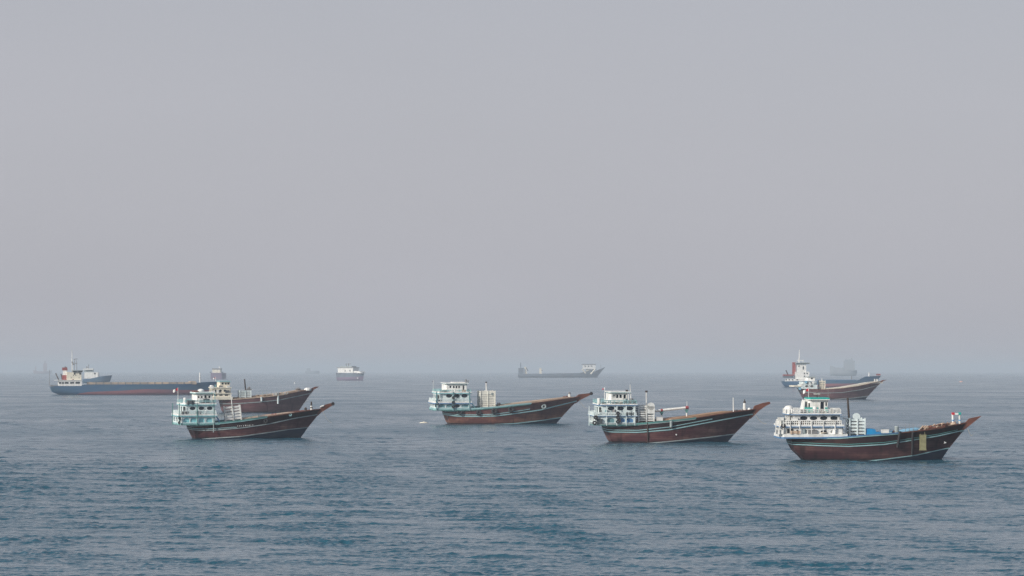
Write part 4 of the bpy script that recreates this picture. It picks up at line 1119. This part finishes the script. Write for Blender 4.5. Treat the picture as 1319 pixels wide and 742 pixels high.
# ------------------------------------------------------------------ dhow further out on the right
def dhow_far():
    c = Craft('wooden_dhow', 'hazy mauve dhow with white sheeting along its gunwale, before a red funnelled ship', 'dhow', G_DHOW, 1083, 514.3, 10, 0.6)
    s2 = [(1029,504.5),(1060,506.2),(1085,505.4),(1110,501.8),(1128,497.0)]
    boot = [(1034,516),(1070,514.6),(1100,512.6),(1117,510.4)]
    sheer = [(1026.5,500.2),(1045,501.6),(1063,501.6),(1085,500.2),(1105,497.4),(1122,493.8),(1134,491.4)]
    c.make_hull(dict(beam=9.5, stern_px=[(1036,516),(1034,514.3),(1029,505),(1026.2,499)], stem_px=[(1114.8,514.3),(1121,507),(1130,497.5),(1136,491)],
        sheer=sheer, bands=[boot, s2], mats=[M['navy_bottom'], M['hull_plum'], M['hull_plum']]))
    c.strake('boot_stripe', boot, M['grey_trim'], 0.26, 0.05, u0=0.2)
    c.strake('rubbing_strake', s2, M['grey_trim'], 0.22, 0.1)
    c.strake('gunwale', sheer, M['prow_wood'], 0.25, 0.12, 0.25, u1=0.985)
    c.prow([(1129,494.5),(1131,496.4),(1135.5,492),(1142,489.2),(1136,489.8)], M['prow_wood'], 0.25)
    c.strip('deck_sheeting', [(1063,500.4),(1085,498.6),(1105,495.0),(1115,492.8),(1128,491.0)], 0.9, 0.85, M['cream_paint'])
    c.slab('stern_platform', 1016.5, 1052, 496.4, 498.0, 4.0, M['cream_paint'], ch=1.5)
    c.tier('gallery', 1027.4, 1053, 495.4, 500.8, 4.1, M['cool_white_paint'], ov((1033,1039.5,1046), 497.4, 2.2, 1.4), core='pale_inside')
    c.tier('gallery', 1029.4, 1052, 491.0, 495.2, 3.6, M['cool_white_paint'], ov((1034,1040,1046), 493.2, 2.0, 1.2))
    c.slab('deck_ledge', 1028.4, 1053, 490.2, 491.0, 3.8, M['white_paint'], M['blue_trim'])
    c.tier('wheelhouse', 1037, 1050, 486.0, 490.2, 2.6, M['white_paint'], ov((1041,1046), 487.6, 1.4, 0.9, 'rect'))
    c.slab('wheelhouse_roof', 1036.4, 1050.6, 485.2, 486.0, 2.8, M['grey_trim'])
    for k, (px, py, mk) in enumerate(((1033,494.0,'white_paint'),(1038.5,490.6,'pale_blue_tarp'),(1043.5,493.6,'white_paint'),(1047.5,491.0,'white_paint'),(1030.6,499.0,'pale_blue_tarp'))):
        b = MB(); w = 1.7*c.s; p = c.P(px, py, -4.2-0.02*k)
        b.profile([(p.x-w,p.z),(p.x-w*0.8,p.z-1.1),(p.x+w*0.1,p.z-0.8),(p.x+w*0.9,p.z-1.2),(p.x+w,p.z+0.05)], p.y-0.03, p.y+0.03)
        b.build('hung_laundry', M[mk], c.root)
    c.crate('slatted_housing', 1056.2, 1063, 490.0, 502, 3.4, M['cream_paint'], 5, y=-1)
    c.pole('mast', (1059,492), (1058.8,487.4), 0.2, M['white_paint'])
    for px in (1126.6, 1129.6): c.pole('mooring_post', (px,493), (px,488.2), 0.25, M['white_paint'])
dhow_far()

# ------------------------------------------------------------------ steel ships
class Ship(Craft):
    def block(self, name, px0, px1, ptop, pbot, w, m, wins=(), pane='dark_glass', parent=None, rake=0.0):
        g = MB(); xa, xf = self.X(px0, w), self.X(px1, -w)
        z0, z1 = self.Z(pbot), self.Z(ptop)
        g.profile([(xa,z0),(xf,z0),(xf-rake,z1),(xa,z1)], -w, w)
        o = g.build(name, m, parent or self.root)
        for a, b_, t, b2 in wins:
            q = MB(); q.box((self.X(a,-w), -w-0.06, self.Z(b2)), (self.X(b_,-w), -w+0.05, self.Z(t))); q.build('window', M[pane], o)
        return o

def ship_blue_long():
    c = Ship('cargo_ship', 'long low blue cargo ship with white stern house and tan hatches', 'ship', G_SHIP, 177, 508.3, 4, 0, 6)
    boot = [(70,509.6),(100,508.0),(115,504.8),(150,503.4),(190,501.2),(230,502.2),(285,502.6)]
    sheer = [(64,498.0),(68,497.2),(108,497.0),(112,495.4),(250,494.6),(256,492.8),(268,492.2),(292,491.4)]
    c.make_hull(dict(beam=14, stern=(0.9,0.72), bow=(4.5,3.2), peak=0.2, stern_px=[(80,510),(77,508.3),(68,506.6),(66.5,504),(64,498),(64,490)], stem_px=[(287,508.3),(288,500),(292,491)],
        sheer=sheer, bands=[boot], mats=[M['ship_red_bottom'], M['ship_blue']], deck_drop=0.3, deck_mat=M['grey_metal']))
    g = c.block('hatch_cover', 112, 253, 492.4, 495.2, 5.0, M['hatch_tan'])
    b = MB()
    for k in range(15): x = c.X(114+k*9.4, -5); b.box((x, -5.15, c.Z(495.0)), (x+0.5, 5.15, c.Z(492.2)))
    b.build('hatch_rib', M['grey_metal'], g)
    c.block('hatch_end', 243, 252, 491.2, 492.3, 4.0, M['hatch_tan'])
    c.block('bulwark', 64.4, 76, 496.2, 498.4, 6.3, M['grey_metal'])
    hs = c.block('deckhouse', 75, 106, 490.2, 497.6, 5.6, M['white_paint'], [(77,80,492,494.2),(81,83.4,492,494.2),(84.4,89.2,491.9,494.2),(91.2,96.4,491.9,494.2),(98,103.6,491.9,494.2)])
    c.block('deckhouse_roof', 70.5, 107, 489.4, 490.15, 5.9, M['white_paint'])
    c.block('deckhouse', 85.4, 105.6, 479.4, 489.4, 4.6, M['cream_paint'], [(96,98,480.4,482.6),(103,105,480.4,482.6),(95,96,483.2,484),(98,99,483.2,484),(92,93,486.2,487),(102,103,486.2,487)])
    c.block('bridge', 93.0, 107.2, 477.6, 479.4, 5.2, M['grey_metal'], [(95,99.5,477.9,479.1),(101.5,106,477.9,479.1)])
    c.block('bridge_roof', 92.4, 107.8, 476.8, 477.5, 5.5, M['grey_trim'])
    fu = c.block('funnel', 81.6, 87.4, 475.4, 483.2, 1.6, M['white_paint'])
    c.block('funnel_band', 80.6, 88.0, 473.4, 477.0, 1.75, M['rust_red'], parent=fu, rake=0.3)
    c.block('funnel_base', 80.6, 90.5, 483.2, 489.4, 2.3, M['rust_red'])
    b = MB(); b.tube(c.P(84.5,474), c.P(84.8,472.2), 0.25, n=6); b.tube(c.P(86,474), c.P(86.6,472.6), 0.2, n=6); b.build('exhaust_pipe', M['black_iron'], fu)
    ms = c.pole('mast', (93.8,479), (93.2,451.0), 0.28, M['white_paint'], 0.14)
    b = MB(); b.tube(c.P(93.4,466), c.P(95.2,470), 0.35, n=6); b.tube(c.P(96,478), c.P(97,462.8), 0.12, n=6); b.tube(c.P(99.6,478), c.P(99.2,464), 0.12, n=6); b.tube(c.P(95.4,462.8), c.P(100.2,462.2), 0.14, n=6); b.tube(c.P(96.4,468), c.P(100,468.3), 0.14, n=6); b.build('radar_mast', M['grey_metal'], c.root)
    for a, d in (((76.5,489.6),(72.6,480.8)),((81,489.6),(79.4,481.6))): c.pole('davit', a, d, 0.25, M['black_iron'])
    c.pole('flagstaff', (64.8,497), (64.6,476.4), 0.12, M['grey_metal'], 0.08)
    c.pole('foremast', (257.6,493), (257.4,479.8), 0.32, M['white_paint'], 0.25)
    c.dome('buoy_rack', 95.0, 490.0, 1.1, M['rust_red'], -5.0)
ship_blue_long()

def ship_supply():
    c = Ship('supply_ship', 'small blue supply ship with white house forward, partly behind the long blue cargo ship', 'ship', G_SHIP, 126, 493.6, -6, 0, 8)
    c.make_hull(dict(beam=11, stern=(0.9,0.8), bow=(3.0,2.2), stern_px=[(109,495),(108,493.6),(107,488)], stem_px=[(141,493.6),(144.4,483)],
        sheer=[(107,488.6),(118,487.4),(126,485.6),(135,484.2),(144,483.4)], bands=[[(108,494.5),(140,494.2)]], mats=[M['navy_bottom'], M['ship_blue']], deck_drop=0.3, deck_mat=M['grey_metal']))
    c.block('deckhouse', 110, 126.5, 479.6, 487.6, 4.2, M['white_paint'], [(121,123.4,480.2,482.2)])
    c.block('bridge', 109.4, 119.6, 476.4, 479.5, 3.6, M['grey_trim'], [(110.5,119,477.0,478.2)])
    c.block('bridge_roof', 108.4, 120.2, 474.8, 476.3, 3.8, M['white_paint'])
    c.block('foredeck_house', 126.6, 128.5, 482.4, 486, 3.0, M['white_paint'], rake=1.2)
    b = MB(); b.tube(c.P(112,475), c.P(112,472), 0.5, n=6); b.tube(c.P(114,475), c.P(114.4,469.4), 0.3, n=6); b.tube(c.P(111,472.6), c.P(113,472.6), 0.4, n=6); b.build('radar_mast', M['grey_metal'], c.root)
ship_supply()

def ship_endon():
    c = Ship('cargo_ship', 'ship seen end on in the haze, above the cream house of a half hidden dhow', 'ship', G_SHIP, 278.5, 488.6, 82, 0, 10)
    w = 8.5*c.s; L = 55
    g = MB(); n = 12
    pts = [(0,-w*0.85),(L*0.6,-w),(L*0.85,-w*0.6),(L,0),(L*0.85,w*0.6),(L*0.6,w),(0,w*0.85)]
    g.plan(pts, -1.0, c.Z(480.4), 0)
    g.build('hull', M['ship_plum'], c.root)
    g = MB(); g.box((2,-w*0.62,c.Z(480.3)), (14,w*0.62,c.Z(476.2))); hs = g.build('deckhouse', M['cream_paint'], c.root)
    g = MB(); g.box((1.7,-w*0.66,c.Z(476.1)), (14.2,w*0.66,c.Z(474.4))); g.build('bridge', M['grey_metal'], c.root)
    g = MB(); g.tube((8,-w*0.4,c.Z(474.5)), (8,-w*0.4,c.Z(472.0)), 0.8, n=6); g.build('mast', M['white_paint'], c.root)
    for sg in (-1, 1):
        g = MB(); g.box((0.2,sg*w*0.9-0.8,c.Z(480.2)), (7,sg*w*0.9+0.8,c.Z(478.9))); g.build('side_wing', M['ship_grey'], c.root)
ship_endon()

def ship_quarter():
    c = Ship('cargo_ship', 'grey hulled ship with a white house, alone on the water between two dhow groups', 'ship', G_SHIP, 454, 490.2, -38, 0, 10)
    s = c.s; k = math.cos(c.th)
    c.make_hull(dict(beam=13, stern=(0.92,0.85), bow=(3.2,2.4), stern_px=[(441.6,491),(441.4,490.2),(440.4,480)], stem_px=[(467.6,490.2),(469.2,479)],
        sheer=[(440,480.2),(455,480.4),(462,480.0),(469,479.4)], bands=[[(440,486.0),(455,485.2),(468,484.6)]], mats=[M['ship_plum'], M['ship_grey']], deck_drop=0.4, deck_mat=M['grey_metal']))
    c.block('deckhouse', 442.4, 454.6, 474.2, 480.4, 5.6, M['white_paint'], [(444,445,476.4,478.8),(450.2,451.4,476.6,478.6)])
    c.block('bridge_roof', 441.4, 455.2, 473.2, 474.1, 5.9, M['grey_metal'])
    c.block('deckhouse', 443.5, 453, 471.6, 473.1, 4.6, M['grey_trim'])
    c.block('foredeck_house', 455.5, 465.5, 478.0, 480.8, 4.6, M['white_paint'], rake=3)
    b = MB(); b.tube(c.P(446,472), c.P(446,468.2), 0.4, n=6); b.tube(c.P(449,472), c.P(449,468), 0.5, n=6); b.tube(c.P(445,469), c.P(452,468.6), 0.3, n=6); b.build('radar_mast', M['grey_metal'], c.root)
    b = MB(); p = c.P(460.8,487.3,-c.side_y(460.8,487.3)-0.3); b.lathe(p, [(0.3,-0.9),(0.9,-0.5),(0.9,0.5),(0.3,0.9)], 10); b.build('anchor', M['white_paint'], c.root)
ship_quarter()

def ship_long_hazy():
    c = Ship('landing_ship', 'long low hazy ship with a raised bow and white house at its right end', 'ship', G_SHIP, 723, 486.4, 3, 0, 12)
    c.make_hull(dict(beam=24, stern=(0.95,0.9), bow=(5,4), peak=0.15, stern_px=[(667.4,488),(667.2,486.4),(666.4,481)], stem_px=[(769,486.4),(773.5,480),(780.6,472)],
        sheer=[(666.4,482.4),(680,481.6),(748,480.6),(764,479.6),(768,474.6),(780,472.6)], bands=[[(667,487.5),(769,487.2)]], mats=[M['ship_plum'], M['ship_grey']], deck_drop=0.4, deck_mat=M['ship_grey']))
    c.block('deckhouse', 750.6, 767, 470.0, 475.4, 8.5, M['white_paint'], [(753,755,471,472.4),(757,759,471,472.4),(761,763,471,472.4)])
    c.block('bridge_roof', 749, 767.6, 468.8, 469.9, 9, M['grey_metal'])
    b = MB()
    for a, d in (((750,475.5),(754.5,481)),((766.6,475.5),(761,482))):
        for yy in (-8, 8): b.tube(c.P(*a, yy), c.P(*d, yy), 1.3, n=6)
    b.box((c.X(755), -6, c.Z(481)), (c.X(761), 6, c.Z(475.3)))
    b.build('house_leg', M['cream_paint'], c.root)
    c.block('deck_crane', 675.4, 679, 472.4, 481.8, 3.2, M['cream_paint'], rake=2.2)
    c.block('deck_crane', 694.6, 698, 474.2, 481.6, 3.2, M['cream_paint'], rake=1.0)
    c.pole('crane_jib', (695.6,474.6), (698.6,477.6), 0.7, M['black_iron'])
    c.pole('crane_jib', (677,472.8), (680.2,478), 0.7, M['black_iron'])
    c.pole('mast', (670.6,482), (670.6,467), 1.1, M['ship_grey'], 0.6)
    c.block('stern_house', 667.4, 674.6, 474.0, 482, 6, M['ship_grey'])
    c.pole('mast', (774,474), (774,469), 0.3, M['grey_metal'])
ship_long_hazy()

def ship_red_funnel():
    c = Ship('cargo_ship', 'blue cargo ship with red funnel and white tower, behind the mauve dhow', 'ship', G_SHIP, 1070, 498.8, 4, 0, 8)
    boot = [(1010,500.2),(1030,499.6),(1050,495.8),(1064,494.2),(1100,494.0),(1130,494.6)]
    sheer = [(1005.5,491.2),(1030,490.9),(1104,490.5),(1107,489.0),(1113.5,485.2),(1134.8,484.0)]
    c.make_hull(dict(beam=14, stern=(0.9,0.7), bow=(4,3), peak=0.2, stern_px=[(1012,500),(1010.5,498.8),(1007.5,494.5),(1005.2,490)], stem_px=[(1127,498.8),(1130,490.5),(1135,483.5)],
        sheer=sheer, bands=[boot], mats=[M['ship_red_bottom'], M['ship_blue']], deck_drop=0.3, deck_mat=M['grey_metal']))
    c.block('deckhouse', 1011, 1040, 488.0, 491.2, 5.6, M['white_paint'], [(1012.4,1014,488.6,490),(1016,1017.8,488.6,490),(1020,1022,488.6,490),(1026,1028,488.6,490)])
    c.block('boat_deck', 1008, 1022.5, 484.2, 487.0, 5.2, M['ship_grey'])
    c.block('boat_deck', 1008, 1023, 482.4, 484.1, 5.6, M['rust_red'])
    c.block('tower', 1023.2, 1042.6, 478.8, 487.95, 4.8, M['white_paint'], [(1035.5,1037,480,482),(1039,1040.4,480,482),(1035.5,1037,484,486)])
    c.block('tower', 1025.6, 1038.6, 469.2, 478.75, 4.2, M['white_paint'], [(1028,1030.6,471,472.2),(1034.0,1035.6,472,476)])
    c.block('bridge', 1023.4, 1043.6, 467.0, 469.1, 4.9, M['grey_trim'], [(1026,1042,467.5,468.5)])
    fu = c.block('funnel', 1020.4, 1025.2, 466.6, 482.3, 2.0, M['rust_red'])
    ms = c.pole('mast', (1029.4,467), (1030.0,449.8), 0.5, M['white_paint'], 0.22)
    b = MB(); b.tube(c.P(1026.5,464.5), c.P(1035.4,464.5), 0.3, n=6); b.tube(c.P(1034.6,467), c.P(1034.6,463.4), 0.3, n=6); b.build('radar_scanner', M['white_paint'], ms)
    c.pole('davit', (1015,482.6), (1012.4,477), 0.4, M['black_iron'])
    c.block('hatch_cover', 1044, 1103, 489.2, 490.9, 5.0, M['ship_blue'])
    c.pole('foremast', (1119.3,485), (1119.3,479.8), 0.45, M['white_paint'], 0.35)
    c.block('fore_locker', 1128.4, 1134, 481.6, 483.6, 1.8, M['rust_red'])
    c.pole('deck_post', (1097,490.6), (1097,484.4), 0.25, M['grey_metal'])
ship_red_funnel()

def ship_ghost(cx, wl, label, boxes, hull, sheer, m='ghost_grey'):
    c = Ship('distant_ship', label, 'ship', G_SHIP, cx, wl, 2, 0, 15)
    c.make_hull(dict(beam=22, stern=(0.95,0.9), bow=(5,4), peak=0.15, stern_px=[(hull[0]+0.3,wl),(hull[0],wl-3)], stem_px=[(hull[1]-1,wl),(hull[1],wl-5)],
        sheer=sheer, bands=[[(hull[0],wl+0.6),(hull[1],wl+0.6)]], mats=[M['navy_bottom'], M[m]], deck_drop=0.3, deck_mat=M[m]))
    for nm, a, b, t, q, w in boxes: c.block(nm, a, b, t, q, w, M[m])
    return c
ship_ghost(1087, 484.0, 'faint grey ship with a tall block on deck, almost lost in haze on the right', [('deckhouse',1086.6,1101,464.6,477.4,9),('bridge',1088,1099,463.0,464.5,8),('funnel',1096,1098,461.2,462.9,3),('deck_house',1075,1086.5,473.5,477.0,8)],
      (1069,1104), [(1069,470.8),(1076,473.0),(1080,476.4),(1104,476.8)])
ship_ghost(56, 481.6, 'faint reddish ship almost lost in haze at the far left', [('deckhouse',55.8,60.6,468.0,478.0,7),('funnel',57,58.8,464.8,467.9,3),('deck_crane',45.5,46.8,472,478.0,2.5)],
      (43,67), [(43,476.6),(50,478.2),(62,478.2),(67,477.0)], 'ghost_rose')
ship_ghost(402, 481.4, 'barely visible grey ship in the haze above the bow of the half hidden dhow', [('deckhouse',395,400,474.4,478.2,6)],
      (393,412), [(393,477.6),(412,477.6)])

# ------------------------------------------------------------------ small floats
def float_at(px, wl, L, H, m, name, label, cat, tilt=0):
    s = EYE/(wl-HOR); D = F*s
    g = MB(); n = 14
    prof = [(0.12*L, -0.5*H), (0.42*L, -0.35*H), (0.5*L, 0.05*H), (0.44*L, 0.45*H), (0.25*L, 0.8*H), (0.07*L, H), (0.05*L, H*1.25)]
    g.lathe((0,0,0), prof, n)
    o = g.build(name, m, None, True)
    o.location = ((px-CXP)*s, D, 0); o.scale = (1, 0.6, 1)
    tag(o, label, cat)
float_at(1238, 492.2, 4.2, 1.0, M['orange_float'], 'mooring_buoy', 'small pale orange buoy alone on the water at the far right', 'buoy')
float_at(546, 544.9, 2.1, 0.26, M['cream_paint'], 'drifting_float', 'flat cream float just off the stern of the dhow with the square housing', 'float')
float_at(379.5, 494.6, 1.1, 1.5, M['white_paint'], 'net_marker', 'tiny white marker on the water above the bow of the half hidden dhow', 'float')
